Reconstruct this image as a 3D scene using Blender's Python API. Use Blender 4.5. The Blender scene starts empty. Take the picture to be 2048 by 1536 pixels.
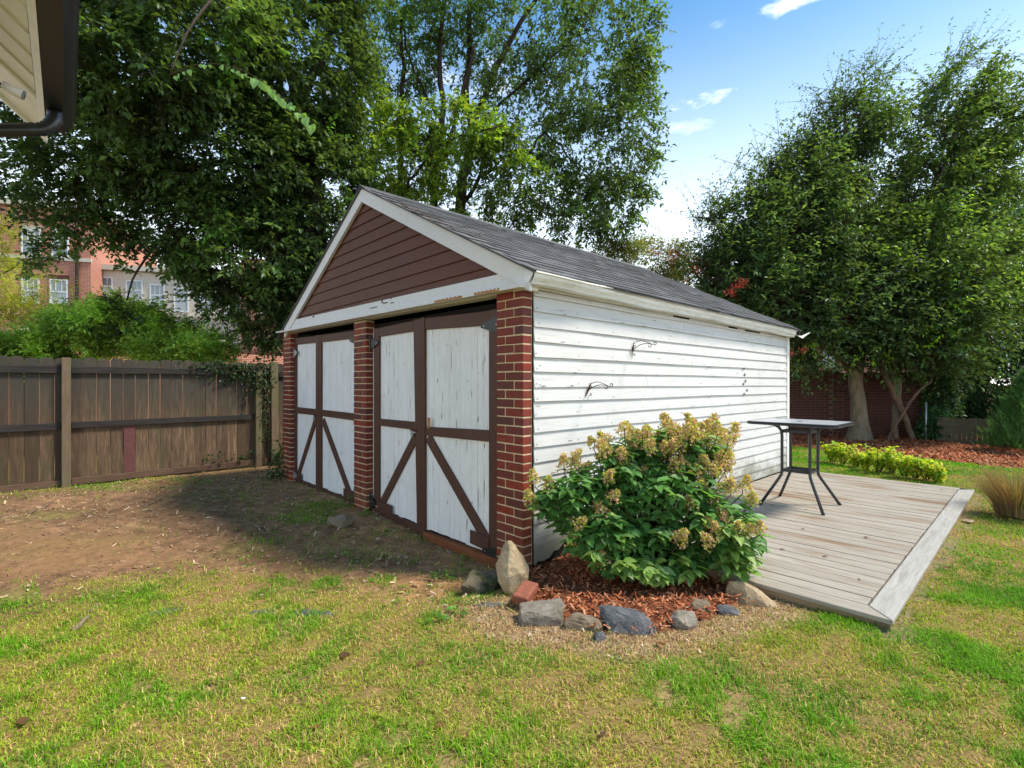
import bpy, math, random
import numpy as np
from mathutils import Vector, Matrix
random.seed(7)
rng = np.random.default_rng(11)
scene = bpy.context.scene
COL = scene.collection
# ------------------------------------------------------------------ camera, light, exposure
F = 993.6; CAMH = 1.38                      # focal length in photo pixels, eye height
cd = bpy.data.cameras.new('camera'); cam = bpy.data.objects.new('camera', cd); COL.objects.link(cam)
cam.location = (0, 0, CAMH); cam.rotation_euler = (math.radians(90), 0, 0)
cd.sensor_width = 36; cd.lens = F / 2048 * 36; cd.clip_start = .05; cd.clip_end = 2000
scene.camera = cam
SUN_EL, SUN_AZ = math.radians(54), math.atan2(1, -.02)     # azimuth clockwise from +Y
sdir = Vector((math.sin(SUN_AZ) * math.cos(SUN_EL), math.cos(SUN_AZ) * math.cos(SUN_EL), math.sin(SUN_EL)))
sl = bpy.data.lights.new('sun', 'SUN'); sl.energy = 1.25; sl.angle = math.radians(12); sl.color = (1, .92, .78)
so = bpy.data.objects.new('sun', sl); COL.objects.link(so); so.rotation_euler = (-sdir).to_track_quat('-Z', 'Y').to_euler()
scene.view_settings.view_transform = 'Standard'; scene.view_settings.look = 'None'
scene.view_settings.exposure = 2.35; scene.view_settings.gamma = 1
scene.view_settings.use_curve_mapping = False
try:
    scene.cycles.max_bounces = 8; scene.cycles.transparent_max_bounces = 8
    scene.cycles.use_denoising = True
except Exception: pass

world = bpy.data.worlds.new('World'); scene.world = world; world.use_nodes = True
wn = world.node_tree.nodes; wl = world.node_tree.links
bg = wn['Background']
sky = wn.new('ShaderNodeTexSky'); sky.sky_type = 'NISHITA'; sky.sun_disc = False
sky.sun_elevation = SUN_EL; sky.sun_rotation = SUN_AZ; sky.air_density = 1.0; sky.dust_density = .15; sky.ozone_density = 1.5
bg.inputs['Strength'].default_value = .15
def wmath(op, a, b=None, c=None):
    n = wn.new('ShaderNodeMath'); n.operation = op
    for i, v in enumerate((a, b, c)):
        if v is None: continue
        if isinstance(v, (int, float)): n.inputs[i].default_value = v
        else: wl.new(v, n.inputs[i])
    return n.outputs[0]
wtc = wn.new('ShaderNodeTexCoord')
def wdot(vec):
    n = wn.new('ShaderNodeVectorMath'); n.operation = 'DOT_PRODUCT'
    wl.new(wtc.outputs['Generated'], n.inputs[0]); n.inputs[1].default_value = vec
    return n.outputs['Value']
wno = wn.new('ShaderNodeTexNoise'); wno.inputs['Scale'].default_value = 17; wno.inputs['Detail'].default_value = 9; wno.inputs['Roughness'].default_value = .62
wmp = wn.new('ShaderNodeMapping'); wmp.inputs['Scale'].default_value = (1, 1, 2.2)
wl.new(wtc.outputs['Generated'], wmp.inputs['Vector']); wl.new(wmp.outputs[0], wno.inputs['Vector'])
total = None
for (px, py, rx, ry, st) in [(1590, 2, 120, 20, .8), (1408, 202, 62, 14, .85), (1455, 44, 30, 10, .35), (1350, 258, 60, 12, .3), (2020, 168, 60, 20, .8),
                             (2030, 292, 75, 30, .8), (1990, 368, 90, 34, .7), (2010, 114, 50, 12, .4), (2300, 240, 120, 40, .7), (960, 150, 140, 40, .55),
                             (1080, 410, 160, 40, .55), (80, 330, 120, 60, .5), (-300, 300, 200, 60, .6)]:
    c = Vector(((px - 1024) / F, 1, (768 - py) / F)); L = c.length; c.normalize()
    e1 = Vector((0, 0, 1)).cross(c).normalized() * -1; e2 = e1.cross(c).normalized()
    u = wmath('MULTIPLY', wdot(e1), F * L / rx); u2 = wmath('MULTIPLY', u, u)
    v = wmath('MULTIPLY', wdot(e2), F * L / ry); v2 = wmath('MULTIPLY', v, v)
    r = wmath('ADD', u2, v2)
    r = wmath('ADD', r, wmath('MULTIPLY', wmath('SUBTRACT', wno.outputs['Fac'], .47), 8.0))
    m = wmath('SUBTRACT', 1.0, r); m = wmath('MULTIPLY', m, .42)
    m = wmath('MULTIPLY', m, wmath('GREATER_THAN', wdot(c), .3)); m = wmath('MAXIMUM', m, 0.0); m = wmath('MINIMUM', m, 1.0)
    m = wmath('MULTIPLY', m, st)
    total = m if total is None else wmath('MAXIMUM', total, m)
# thin high veil: the sky pales towards the horizon all the way round
upz = wdot((0, 0, 1)); veil = wmath('SUBTRACT', 1.0, wmath('MULTIPLY', upz, 1.55)); veil = wmath('MAXIMUM', veil, 0.0)
veil = wmath('MULTIPLY', wmath('POWER', veil, 1.55), 1.0)
grade = wn.new('ShaderNodeMix'); grade.data_type = 'RGBA'; grade.blend_type = 'MULTIPLY'; grade.inputs[0].default_value = 1
wl.new(sky.outputs[0], grade.inputs[6]); grade.inputs[7].default_value = (.135, .262, .30, 1)
mv = wn.new('ShaderNodeMix'); mv.data_type = 'RGBA'; wl.new(veil, mv.inputs[0]); wl.new(grade.outputs[2], mv.inputs[6]); mv.inputs[7].default_value = (3.6, 3.5, 3.3, 1)
mc = wn.new('ShaderNodeMix'); mc.data_type = 'RGBA'; wl.new(total, mc.inputs[0]); wl.new(mv.outputs[2], mc.inputs[6]); mc.inputs[7].default_value = (2.7, 2.7, 2.7, 1)
wl.new(mc.outputs[2], bg.inputs['Color'])

# ------------------------------------------------------------------ frames and helpers
C0 = np.array([.0824, 3.72]); DR = np.array([.7286, .6849]); DL = np.array([-.685, .7286]); ROT = math.atan2(.6849, .7286)
def L2W(s, t): return (C0[0] + s * DR[0] + t * DL[0], C0[1] + s * DR[1] + t * DL[1])
def W2L(x, y):
    dx, dy = x - C0[0], y - C0[1]; return dx * DR[0] + dy * DR[1], dx * DL[0] + dy * DL[1]
def GP(px, py, z=0.):                                     # a ground point as surveyed from the picture
    Y = (CAMH - z) * F / (py - 768); return ((px - 1024) / F * Y, Y)
def WP(px, py, Y): return np.array([(px - 1024) / F * Y, Y, CAMH + (768 - py) / F * Y])

def fbm(x, y, scale, seed, octv=3):
    r = np.random.default_rng(seed); out = 0; amp = 1; tot = 0
    for o in range(octv):
        k = 6
        a = r.uniform(0, 2 * np.pi, k); ph = r.uniform(0, 2 * np.pi, k); m = r.uniform(.6, 1.5, k)
        v = 0
        for i in range(k): v = v + np.sin((np.cos(a[i]) * x + np.sin(a[i]) * y) * m[i] * 2 * np.pi / scale + ph[i])
        out = out + amp * v / math.sqrt(k); tot += amp; amp *= .55; scale *= .47
    return out / tot
def fbm3(p, scale, seed):
    r = np.random.default_rng(seed); out = 0
    for o, amp in ((1, 1), (.45, .5)):
        for i in range(7):
            d = r.normal(size=3); d /= np.linalg.norm(d)
            out = out + amp * np.sin(p @ d * 2 * np.pi / (scale * o) * r.uniform(.6, 1.4) + r.uniform(0, 6.28))
    return out / 3
def ss(a, b, v):
    t = np.clip((v - a) / (b - a), 0, 1); return t * t * (3 - 2 * t)
def ground_h(x, y):
    s, t = W2L(x, y)
    h = .012 * fbm(x, y, 1.6, 3) + .03 * fbm(x, y, 6., 5, 1)
    near = np.exp(-((s + .0) / .9) ** 2)
    h = h * (1 - near * .8) - (.035 + .055 * ss(2.5, 1.3, t)) * near * ss(6.5, 5, t) * ss(-.25, .2, t)
    far = ss(9, 30, np.sqrt(x * x + y * y)); return h * (1 - far) - .01

def tag(o, label=None, cat=None, group=None, kind=None):
    if label: o['label'] = label
    if cat: o['category'] = cat
    if group: o['group'] = group
    if kind: o['kind'] = kind
    return o
def empty(name, loc=(0, 0, 0), rz=0., label=None, cat=None, group=None):
    o = bpy.data.objects.new(name, None); COL.objects.link(o); o.location = loc; o.rotation_euler = (0, 0, rz); o.empty_display_size = .2
    return tag(o, label, cat, group)
class MB:
    def __init__(s): s.v = []; s.f = []
    def add(s, v, f):
        b = len(s.v); s.v += [tuple(map(float, q)) for q in v]; s.f += [tuple(b + i for i in q) for q in f]; return s
    def box(s, x0, x1, y0, y1, z0, z1):
        v = [(x, y, z) for x in (x0, x1) for y in (y0, y1) for z in (z0, z1)]
        return s.add(v, [(0, 1, 3, 2), (4, 6, 7, 5), (0, 4, 5, 1), (2, 3, 7, 6), (0, 2, 6, 4), (1, 5, 7, 3)])
    def prism(s, pts, axis, a0, a1):
        """polygon pts extruded along axis ('x','y','z') between a0 and a1"""
        n = len(pts)
        def P(p, a): return {'x': (a, p[0], p[1]), 'y': (p[0], a, p[1]), 'z': (p[0], p[1], a)}[axis]
        v = [P(p, a0) for p in pts] + [P(p, a1) for p in pts]
        f = [tuple(range(n))[::-1], tuple(range(n, 2 * n))] + [(i, (i + 1) % n, n + (i + 1) % n, n + i) for i in range(n)]
        return s.add(v, f)
    def tube(s, pts, rad, n=8, cap=True, flat=1.):
        pts = [Vector(p) for p in pts]; m = len(pts)
        if isinstance(rad, (int, float)): rad = [rad] * m
        base = len(s.v); up = None; rings = []
        for i, p in enumerate(pts):
            d = (pts[min(i + 1, m - 1)] - pts[max(i - 1, 0)]).normalized()
            if up is None: up = d.orthogonal().normalized()
            up = (up - d * up.dot(d)).normalized(); w = d.cross(up)
            rings.append([tuple(p + (up * math.cos(2 * math.pi * k / n) + w * math.sin(2 * math.pi * k / n) * flat) * rad[i]) for k in range(n)])
        v = [q for r in rings for q in r]; f = []
        for i in range(m - 1):
            for k in range(n): f.append((i * n + k, i * n + (k + 1) % n, (i + 1) * n + (k + 1) % n, (i + 1) * n + k))
        if cap: f += [tuple(range(n))[::-1], tuple((m - 1) * n + k for k in range(n))]
        return s.add(v, f)
    def mesh(s, name):
        me = bpy.data.meshes.new(name); me.from_pydata(s.v, [], s.f); me.update(); return me
    def build(s, name, mat, parent=None, smooth=False, bevel=0, loc=None, rot=None):
        me = s.mesh(name); me.materials.append(mat)
        if bevel:
            import bmesh
            bm = bmesh.new(); bm.from_mesh(me); bmesh.ops.recalc_face_normals(bm, faces=bm.faces)
            bmesh.ops.bevel(bm, geom=bm.edges[:], offset=bevel, segments=1, affect='EDGES', clamp_overlap=True); bm.to_mesh(me); bm.free()
        return link(name, me, parent, smooth, loc, rot)
def link(name, me, parent=None, smooth=False, loc=None, rot=None):
    if smooth: me.polygons.foreach_set('use_smooth', [True] * len(me.polygons))
    o = bpy.data.objects.new(name, me); COL.objects.link(o)
    if parent: o.parent = parent
    if loc is not None: o.location = loc
    if rot is not None: o.rotation_euler = rot
    return o
def np_mesh(name, V, Fc, mat, col=None, parent=None, smooth=False):
    """V (n,3), Fc (m,k) faces of equal size, col (n,3) per-vertex tint"""
    me = bpy.data.meshes.new(name); n = len(V); m, k = Fc.shape
    me.vertices.add(n); me.vertices.foreach_set('co', np.ascontiguousarray(V, dtype=np.float32).ravel())
    me.loops.add(m * k); me.loops.foreach_set('vertex_index', np.ascontiguousarray(Fc, dtype=np.int32).ravel())
    me.polygons.add(m); me.polygons.foreach_set('loop_start', np.arange(0, m * k, k, dtype=np.int32))
    me.polygons.foreach_set('loop_total', np.full(m, k, dtype=np.int32)); me.update(calc_edges=True)
    if col is not None:
        a = me.color_attributes.new('tint', 'FLOAT_COLOR', 'POINT'); c4 = np.ones((n, 4), dtype=np.float32); c4[:, :3] = col
        a.data.foreach_set('color', c4.ravel())
    me.materials.append(mat); return link(name, me, parent, smooth)

# ------------------------------------------------------------------ materials
class NT:
    def __init__(s, name):
        s.m = bpy.data.materials.new(name); s.m.use_nodes = True; s.n = s.m.node_tree.nodes; s.l = s.m.node_tree.links; s.b = s.n['Principled BSDF']
        s.out = s.n['Material Output']
    def new(s, t, **kw):
        n = s.n.new(t)
        for k, v in kw.items(): setattr(n, k, v)
        return n
    def put(s, sock, v):
        if isinstance(v, (int, float, tuple, list)): sock.default_value = v
        else: s.l.new(v, sock)
    def math(s, op, a, b=0.): n = s.new('ShaderNodeMath', operation=op); s.put(n.inputs[0], a); s.put(n.inputs[1], b); return n.outputs[0]
    def pos(s, scale=(1, 1, 1), rot=True):
        g = s.new('ShaderNodeNewGeometry'); r = s.new('ShaderNodeMapping'); r.inputs['Rotation'].default_value = (0, 0, -ROT if rot else 0)
        s.l.new(g.outputs['Position'], r.inputs['Vector']); m = s.new('ShaderNodeMapping'); m.inputs['Scale'].default_value = scale
        s.l.new(r.outputs[0], m.inputs['Vector']); return m.outputs[0]
    def noise(s, vec, scale, detail=4, rough=.6, dist=0.):
        n = s.new('ShaderNodeTexNoise'); s.l.new(vec, n.inputs['Vector']); n.inputs['Scale'].default_value = scale
        n.inputs['Detail'].default_value = detail; n.inputs['Roughness'].default_value = rough; n.inputs['Distortion'].default_value = dist; return n.outputs['Fac']
    def ramp(s, fac, stops):
        n = s.new('ShaderNodeValToRGB'); s.l.new(fac, n.inputs[0]); e = n.color_ramp.elements
        while len(e) > 1: e.remove(e[0])
        e[0].position = stops[0][0]; e[0].color = (*stops[0][1], 1)
        for p, c in stops[1:]: q = e.new(p); q.color = (*c, 1)
        return n.outputs[0]
    def step(s, fac, a, b): 
        n = s.new('ShaderNodeMapRange'); n.interpolation_type = 'SMOOTHSTEP'; s.l.new(fac, n.inputs[0]); n.inputs[1].default_value = a; n.inputs[2].default_value = b; return n.outputs[0]
    def mix(s, fac, a, b, blend='MIX'):
        n = s.new('ShaderNodeMix', data_type='RGBA', blend_type=blend); s.put(n.inputs[0], fac)
        for i, v in ((6, a), (7, b)):
            if isinstance(v, tuple): n.inputs[i].default_value = (*v, 1) if len(v) == 3 else v
            else: s.l.new(v, n.inputs[i])
        return n.outputs[2]
    def rand(s): return s.new('ShaderNodeObjectInfo').outputs['Random']
    def bump(s, h, strength=.4, dist=.01):
        n = s.new('ShaderNodeBump'); n.inputs['Strength'].default_value = strength; n.inputs['Distance'].default_value = dist
        s.l.new(h, n.inputs['Height']); s.l.new(n.outputs[0], s.b.inputs['Normal'])
    def fin(s, color, rough=.7, spec=.3, metal=0.):
        s.put(s.b.inputs['Base Color'], (*color, 1) if isinstance(color, tuple) and len(color) == 3 else color)
        s.put(s.b.inputs['Roughness'], rough); s.b.inputs['Specular IOR Level'].default_value = spec; s.b.inputs['Metallic'].default_value = metal; return s.m
    def z(s):
        g = s.new('ShaderNodeNewGeometry'); x = s.new('ShaderNodeSeparateXYZ'); s.l.new(g.outputs['Position'], x.inputs[0]); return x.outputs
M = {}
def paint(name, base, dirty, chip, gs, chip_at=.7, seed_shift=0., rough=.55, varc=.12, cr=.03, low=None):
    """weathered paint on boards; gs = stretch of the grain (small along the board)"""
    t = NT(name); p = t.pos(gs); ob = t.rand()
    off = t.new('ShaderNodeVectorMath', operation='ADD'); t.l.new(p, off.inputs[0]); cmb = t.new('ShaderNodeCombineXYZ'); 
    for i in range(3): t.l.new(t.math('MULTIPLY', ob, 37. + i * 11), cmb.inputs[i])
    t.l.new(cmb.outputs[0], off.inputs[1]); p2 = off.outputs[0]
    big = t.noise(t.pos((1, 1, 1)), 1.7, 4); grain = t.noise(p2, 9, 6, .7); chips = t.noise(p2, 5.5, 8, .78, .3)
    c = t.mix(t.step(grain, .45, .75), base, dirty); c = t.mix(t.math('MULTIPLY', t.step(big, .5, .75), .5), c, dirty)
    mask = t.step(chips, chip_at, chip_at + cr); c = t.mix(mask, c, chip)
    c = t.mix(t.math('MULTIPLY', ob, varc), c, dirty)
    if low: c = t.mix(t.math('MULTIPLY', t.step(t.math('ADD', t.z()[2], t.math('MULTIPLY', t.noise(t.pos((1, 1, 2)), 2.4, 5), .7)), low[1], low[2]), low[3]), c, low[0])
    h = t.math('SUBTRACT', t.math('MULTIPLY', grain, .5), mask); t.bump(h, .35, .004)
    return t.fin(c, t.math('ADD', t.math('MULTIPLY', mask, .3), rough), .22)
M['white_siding'] = paint('white_siding_paint', (.60, .60, .59), (.48, .48, .46), (.25, .23, .19), (.35, 3, 6), .655, low=((.13, .13, .075), .80, .40, .8))  # low: shade and greenish dirt at the wall foot, both painted into the colour
M['white_trim'] = paint('white_trim_paint', (.72, .71, .68), (.62, .60, .53), (.20, .15, .10), (2, 1.2, 8), .73)
M['white_door'] = paint('white_door_paint', (.80, .81, .80), (.60, .61, .59), (.13, .12, .11), (9, 9, .7), .635, varc=.22)
M['brown_trim'] = paint('brown_door_paint', (.078, .036, .024), (.11, .055, .04), (.20, .13, .09), (5, 5, 1.5), .70, rough=.5)
M['brown_gable'] = paint('brown_gable_paint', (.125, .044, .021), (.085, .032, .017), (.19, .12, .10), (5, .7, 5), .70, rough=.5)
M['gutter_white'] = paint('gutter_white_metal', (.80, .80, .77), (.55, .54, .47), (.3, .27, .2), (.5, 3, 3), .74, rough=.4)

def simple(name, col, rough=.6, spec=.3, metal=0., var=.25, scale=20, bump=.2, bd=.003, dark=None):
    t = NT(name); n = t.noise(t.pos(), scale, 5, .65); d = dark or tuple(c * (1 - var) for c in col)
    c = t.mix(t.step(n, .35, .7), col, d); t.bump(n, bump, bd); return t.fin(c, rough, spec, metal)
M['dark_metal'] = simple('charcoal_powder_coat', (.035, .038, .043), .38, .5, .0, .2, 60, .05)
M['black_metal'] = simple('black_hinge_metal', (.012, .012, .013), .45, .5)
M['galv'] = simple('galvanised_metal', (.42, .45, .46), .4, .5, .6)
M['bronze_gutter'] = simple('dark_bronze_gutter', (.014, .017, .021), .35, .6, .0, .25, 12, .03)
M['cream'] = simple('cream_vinyl', (.78, .74, .58), .5, .3, 0, .1, 8, .05)
M['rust'] = simple('rusty_iron', (.10, .035, .022), .8, .2, .2, .4, 90, .4)
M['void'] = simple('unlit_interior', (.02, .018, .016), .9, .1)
M['screw'] = simple('zinc_screw', (.5, .5, .5), .35, .5, .8)
# brick
def brick_mat(name, cols, scale=30., stain=None):
    t = NT(name); r = t.rand(); k = len(cols); ra = t.ramp(r, [(i / max(1, k - 1) if k > 1 else 0, c) for i, c in enumerate(cols)])
    n = t.noise(t.pos((1, 1, 1)), scale, 6, .7); c = t.mix(t.math('MULTIPLY', t.step(n, .4, .75), .4), ra, (.045, .018, .016))
    spk = t.noise(t.pos((1, 1, 1)), 55, 3, .7); c = t.mix(t.math('MULTIPLY', t.step(spk, .70, .76), .35), c, (.55, .47, .42))
    if stain:
        z = t.z()[2]; lo = t.math('MULTIPLY', t.step(z, .45, .02), t.step(t.noise(t.pos(), 3, 3), .35, .6)); c = t.mix(t.math('MULTIPLY', lo, .55), c, stain)
    t.bump(n, .5, .003); return t.fin(c, .6, .22)
M['brick'] = brick_mat('glazed_red_brick', [(.20, .034, .020), (.135, .034, .025), (.26, .042, .022), (.10, .036, .030), (.17, .042, .030), (.23, .032, .018), (.115, .036, .032)], stain=(.22, .10, .045))
M['brick_dark'] = brick_mat('dark_red_brick', [(.10, .032, .022), (.072, .028, .022), (.13, .038, .025), (.085, .035, .03)])
t = NT('sand_mortar'); n = t.noise(t.pos(), 40, 5); M['mortar'] = (t.bump(n, .5, .003), t.fin(t.ramp(n, [(.3, (.50, .38, .23)), (.7, (.64, .50, .32))]), .9, .1))[1]
t = NT('grey_mortar'); n = t.noise(t.pos(), 40, 5); M['mortar_dark'] = (t.bump(n, .5, .003), t.fin(t.ramp(n, [(.3, (.17, .12, .09)), (.7, (.25, .19, .15))]), .9, .1))[1]
def far_brick(name, c1, c2, mort):
    t = NT(name); p = t.new('ShaderNodeTexCoord').outputs['UV']; b = t.new('ShaderNodeTexBrick'); t.l.new(p, b.inputs['Vector'])
    b.inputs['Color1'].default_value = (*c1, 1); b.inputs['Color2'].default_value = (*c2, 1); b.inputs['Mortar'].default_value = (*mort, 1)
    b.inputs['Scale'].default_value = 1; b.inputs['Brick Width'].default_value = .22; b.inputs['Row Height'].default_value = .075; b.inputs['Mortar Size'].default_value = .011
    n = t.noise(t.pos(), 1.1, 4); c = t.mix(t.math('MULTIPLY', n, .25), b.outputs['Color'], (.14, .05, .035)); h = t.math('SUBTRACT', 1., b.outputs['Fac']); t.bump(h, .5, .01)
    return t.fin(c, .85, .2)
M['far_brick'] = far_brick('far_red_brick', (.46, .12, .07), (.37, .09, .06), (.62, .45, .34))
M['stucco'] = simple('beige_stucco', (.62, .54, .45), .9, .1, 0, .1, 6, .2)
M['stone_trim'] = simple('pale_stone_trim', (.55, .50, .41), .85, .2, 0, .15, 10, .2)
M['window_white'] = simple('white_window_frame', (.75, .76, .76), .5, .3, 0, .05, 10, .05)
t = NT('window_pane_glass'); M['pane'] = t.fin((.17, .22, .24), .06, .8)
M['shutter'] = simple('pale_blind', (.48, .52, .54), .5, .3)
# wood
def wood(name, cols, gs, rough=.8, var=.5, bscale=1.2, streak=None, zfade=None, satin=.2):
    t = NT(name); ob = t.rand(); p = t.pos(gs)
    off = t.new('ShaderNodeVectorMath', operation='ADD'); t.l.new(p, off.inputs[0]); cmb = t.new('ShaderNodeCombineXYZ')
    for i in range(3): t.l.new(t.math('MULTIPLY', ob, 31. + i * 7), cmb.inputs[i])
    t.l.new(cmb.outputs[0], off.inputs[1]); p2 = off.outputs[0]
    g = t.noise(p2, 7, 8, .72, .6); b = t.noise(t.pos(), bscale, 3); c = t.ramp(g, [(.3, cols[0]), (.52, cols[1]), (.75, cols[2])])
    c = t.mix(t.math('MULTIPLY', ob, var), c, cols[0])
    if streak: c = t.mix(t.math('MULTIPLY', t.step(t.noise(t.pos(streak[1]), streak[2], 4, .6), streak[3], streak[4]), streak[5]), c, streak[0])
    if zfade: c = t.mix(t.math('MULTIPLY', t.step(t.math('ADD', t.z()[2], t.math('MULTIPLY', b, .6)), zfade[1], zfade[2]), zfade[3]), c, zfade[0])
    t.bump(g, .6, .004); return t.fin(c, rough, satin)
M['fence'] = wood('weathered_fence_wood', [(.052, .033, .021), (.145, .092, .056), (.30, .205, .13)], (5, 5, .45), var=.85, zfade=((.045, .046, .038), .9, 1.75, .75), streak=((.05, .065, .028), (2, 2, .7), 2.2, .52, .68, .5))
M['fence_rail'] = wood('dark_fence_rail_wood', [(.018, .016, .015), (.035, .030, .028), (.07, .06, .052)], (.5, 5, 5), var=.3)
M['fence_kick'] = wood('brown_kickboard_wood', [(.07, .042, .03), (.12, .072, .048), (.18, .115, .075)], (.5, 5, 5), var=.3)
M['post'] = wood('pine_post_wood', [(.11, .078, .05), (.17, .125, .08), (.24, .18, .12)], (4, 4, .4), var=.4, streak=((.10, .13, .045), (1, 1, .5), 2, .45, .65, .6))
M['picket'] = wood('picket_wood', [(.075, .07, .045), (.13, .12, .075), (.18, .16, .10)], (5, 5, .5), var=.4, zfade=((.04, .045, .025), .0, .35, -.0))
M['deck'] = wood('silvered_deck_wood', [(.225, .19, .15), (.345, .31, .26), (.455, .42, .365)], (6, .42, 5), var=.30, streak=((.20, .12, .065), (3.4, .7, 1), 1.1, .50, .68, .85), satin=.25, rough=.7)
M['deck_border'] = wood('silvered_border_wood', [(.25, .23, .205), (.36, .345, .315), (.45, .43, .40)], (.5, 5, 5), var=.1, streak=((.36, .30, .23), (.6, 3, 1), 2, .5, .7, .4), satin=.25, rough=.7)
M['joist'] = wood('tan_rim_board_wood', [(.20, .14, .08), (.30, .22, .13), (.36, .28, .18)], (3, .5, 5), var=.2)
M['sill'] = wood('orange_sill_wood', [(.12, .042, .018), (.21, .075, .03), (.28, .11, .05)], (5, .5, 5), var=.2)
M['raw_wood'] = wood('bare_splintered_wood', [(.25, .11, .04), (.42, .20, .07), (.5, .3, .14)], (5, .5, 5), var=.2)
t = NT('asphalt_shingle'); ob = t.rand(); n = t.noise(t.pos(), 180, 3, .8); b = t.noise(t.pos((.6, 2, 2)), 2.2, 4); sp = t.noise(t.pos(), 26, 4, .7)
c = t.ramp(ob, [(0, (.10, .101, .103)), (.5, (.135, .136, .139)), (1, (.18, .181, .185))]); c = t.mix(t.math('MULTIPLY', t.step(n, .4, .7), .55), c, (.025, .025, .026)); c = t.mix(t.math('MULTIPLY', t.step(b, .5, .72), .45), c, (.03, .03, .03)); c = t.mix(t.math('MULTIPLY', t.step(sp, .72, .78), .6), c, (.17, .165, .15))
t.bump(n, .8, .003); M['shingle'] = t.fin(c, .95, .12)
# bark
def bark(name, cols, sc=7., gs=(2.2, 2.2, .55)):
    t = NT(name); p = t.pos(gs, False); g = t.noise(p, sc, 7, .72, .8); v = t.new('ShaderNodeTexVoronoi'); t.l.new(p, v.inputs['Vector']); v.inputs['Scale'].default_value = sc * 1.3
    c = t.ramp(g, [(.3, cols[0]), (.5, cols[1]), (.72, cols[2])]); c = t.mix(t.math('MULTIPLY', t.step(v.outputs['Distance'], .45, .1), .3), c, cols[0])
    t.bump(t.math('ADD', g, v.outputs['Distance']), .9, .02); return t.fin(c, .9, .15)
M['bark_dark'] = bark('dark_bark', [(.022, .016, .013), (.05, .036, .028), (.085, .065, .05)])
M['bark_grey'] = bark('grey_ridged_bark', [(.10, .078, .05), (.20, .16, .105), (.30, .25, .175)], 5)
M['bark_tan'] = bark('tan_smooth_bark', [(.10, .06, .04), (.18, .12, .085), (.26, .19, .14)], 5)
M['stem'] = bark('green_brown_stem', [(.05, .04, .02), (.09, .065, .035), (.13, .09, .05)], 30)
# foliage
def leafmat(name, trans=.42, rough=.45, gloss=.35, sat=1.):
    t = NT(name); a = t.new('ShaderNodeVertexColor', layer_name='tint'); c = a.outputs['Color']
    n = t.noise(t.pos((1, 1, 1)), 60, 2); c = t.mix(t.math('MULTIPLY', t.step(n, .4, .7), .25), c, (0.02, .04, .01))
    t.fin(c, rough, gloss); tr = t.new('ShaderNodeBsdfTranslucent'); cc = t.mix(1., c, (1.6, 1.5, .55), 'MULTIPLY'); t.l.new(cc, tr.inputs['Color'])
    mx = t.new('ShaderNodeMixShader'); mx.inputs[0].default_value = trans; t.l.new(t.b.outputs[0], mx.inputs[1]); t.l.new(tr.outputs[0], mx.inputs[2]); t.l.new(mx.outputs[0], t.out.inputs[0])
    return t.m
M['leaf'] = leafmat('tree_leaf'); M['blade'] = leafmat('grass_blade', .3, .6, .2); M['petal'] = leafmat('faded_petal', .3, .7, .1)
def bigleaf(name, cols):
    t = NT(name); c = t.ramp(t.rand(), [(i / (len(cols) - 1), q) for i, q in enumerate(cols)])
    n = t.noise(t.pos(), 25, 4); c = t.mix(t.math('MULTIPLY', n, .3), c, (.02, .05, .02)); t.fin(c, .42, .4); tr = t.new('ShaderNodeBsdfTranslucent')
    t.l.new(t.mix(1., c, (1.6, 1.6, .6), 'MULTIPLY'), tr.inputs['Color']); mx = t.new('ShaderNodeMixShader'); mx.inputs[0].default_value = .28
    t.l.new(t.b.outputs[0], mx.inputs[1]); t.l.new(tr.outputs[0], mx.inputs[2]); t.l.new(mx.outputs[0], t.out.inputs[0]); return t.m
M['bush_leaf'] = bigleaf('shrub_leaf', [(.14, .28, .06), (.22, .37, .07), (.32, .46, .10), (.17, .31, .10)])
M['dry_leaf'] = bigleaf('fallen_dry_leaf', [(.20, .07, .025), (.14, .06, .03), (.28, .12, .04), (.10, .05, .03)])
M['chip'] = leafmat('mulch_chip', .0, .85, .15)
# ground
t = NT('soil_and_turf'); a = t.new('ShaderNodeVertexColor', layer_name='tint').outputs['Color']
n1 = t.noise(t.pos(), 21, 9, .8); n2 = t.noise(t.pos(), 130, 4, .8); n3 = t.noise(t.pos(), 5, 5, .7, .5)
c = t.mix(t.math('MULTIPLY', t.step(n1, .40, .66), .55), a, (.085, .055, .034)); c = t.mix(t.math('MULTIPLY', t.step(n2, .60, .75), .35), c, (.36, .26, .17)); c = t.mix(t.math('MULTIPLY', t.step(n3, .5, .75), .25), c, (.10, .07, .045))
t.bump(t.math('ADD', t.math('MULTIPLY', n1, 1.), t.math('MULTIPLY', n2, .4)), .4, .012); M['ground'] = t.fin(c, 1., 0.)
def rockmat(name, cols, moss=0.):
    t = NT(name); n = t.noise(t.pos(), 9, 8, .75, .4); f = t.noise(t.pos(), 60, 4, .8); c = t.ramp(n, [(.3, cols[0]), (.5, cols[1]), (.7, cols[2])]); c = t.mix(t.math('MULTIPLY', t.step(f, .5, .7), .35), c, tuple(q * .45 for q in cols[0]))
    if moss: c = t.mix(t.math('MULTIPLY', t.step(t.noise(t.pos(), 6, 5), .45, .6), moss), c, (.035, .05, .012))
    t.bump(t.math('ADD', n, t.math('MULTIPLY', f, .35)), .9, .03); return t.fin(c, .85, .25)
M['rock_tan'] = rockmat('tan_sandstone', [(.30, .215, .125), (.44, .33, .20), (.56, .45, .31)])
M['rock_grey'] = rockmat('grey_fieldstone', [(.15, .125, .095), (.26, .225, .18), (.38, .34, .29)])
M['rock_blue'] = rockmat('blue_grey_slate', [(.060, .062, .066), (.115, .118, .125), (.22, .22, .22)])
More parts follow.
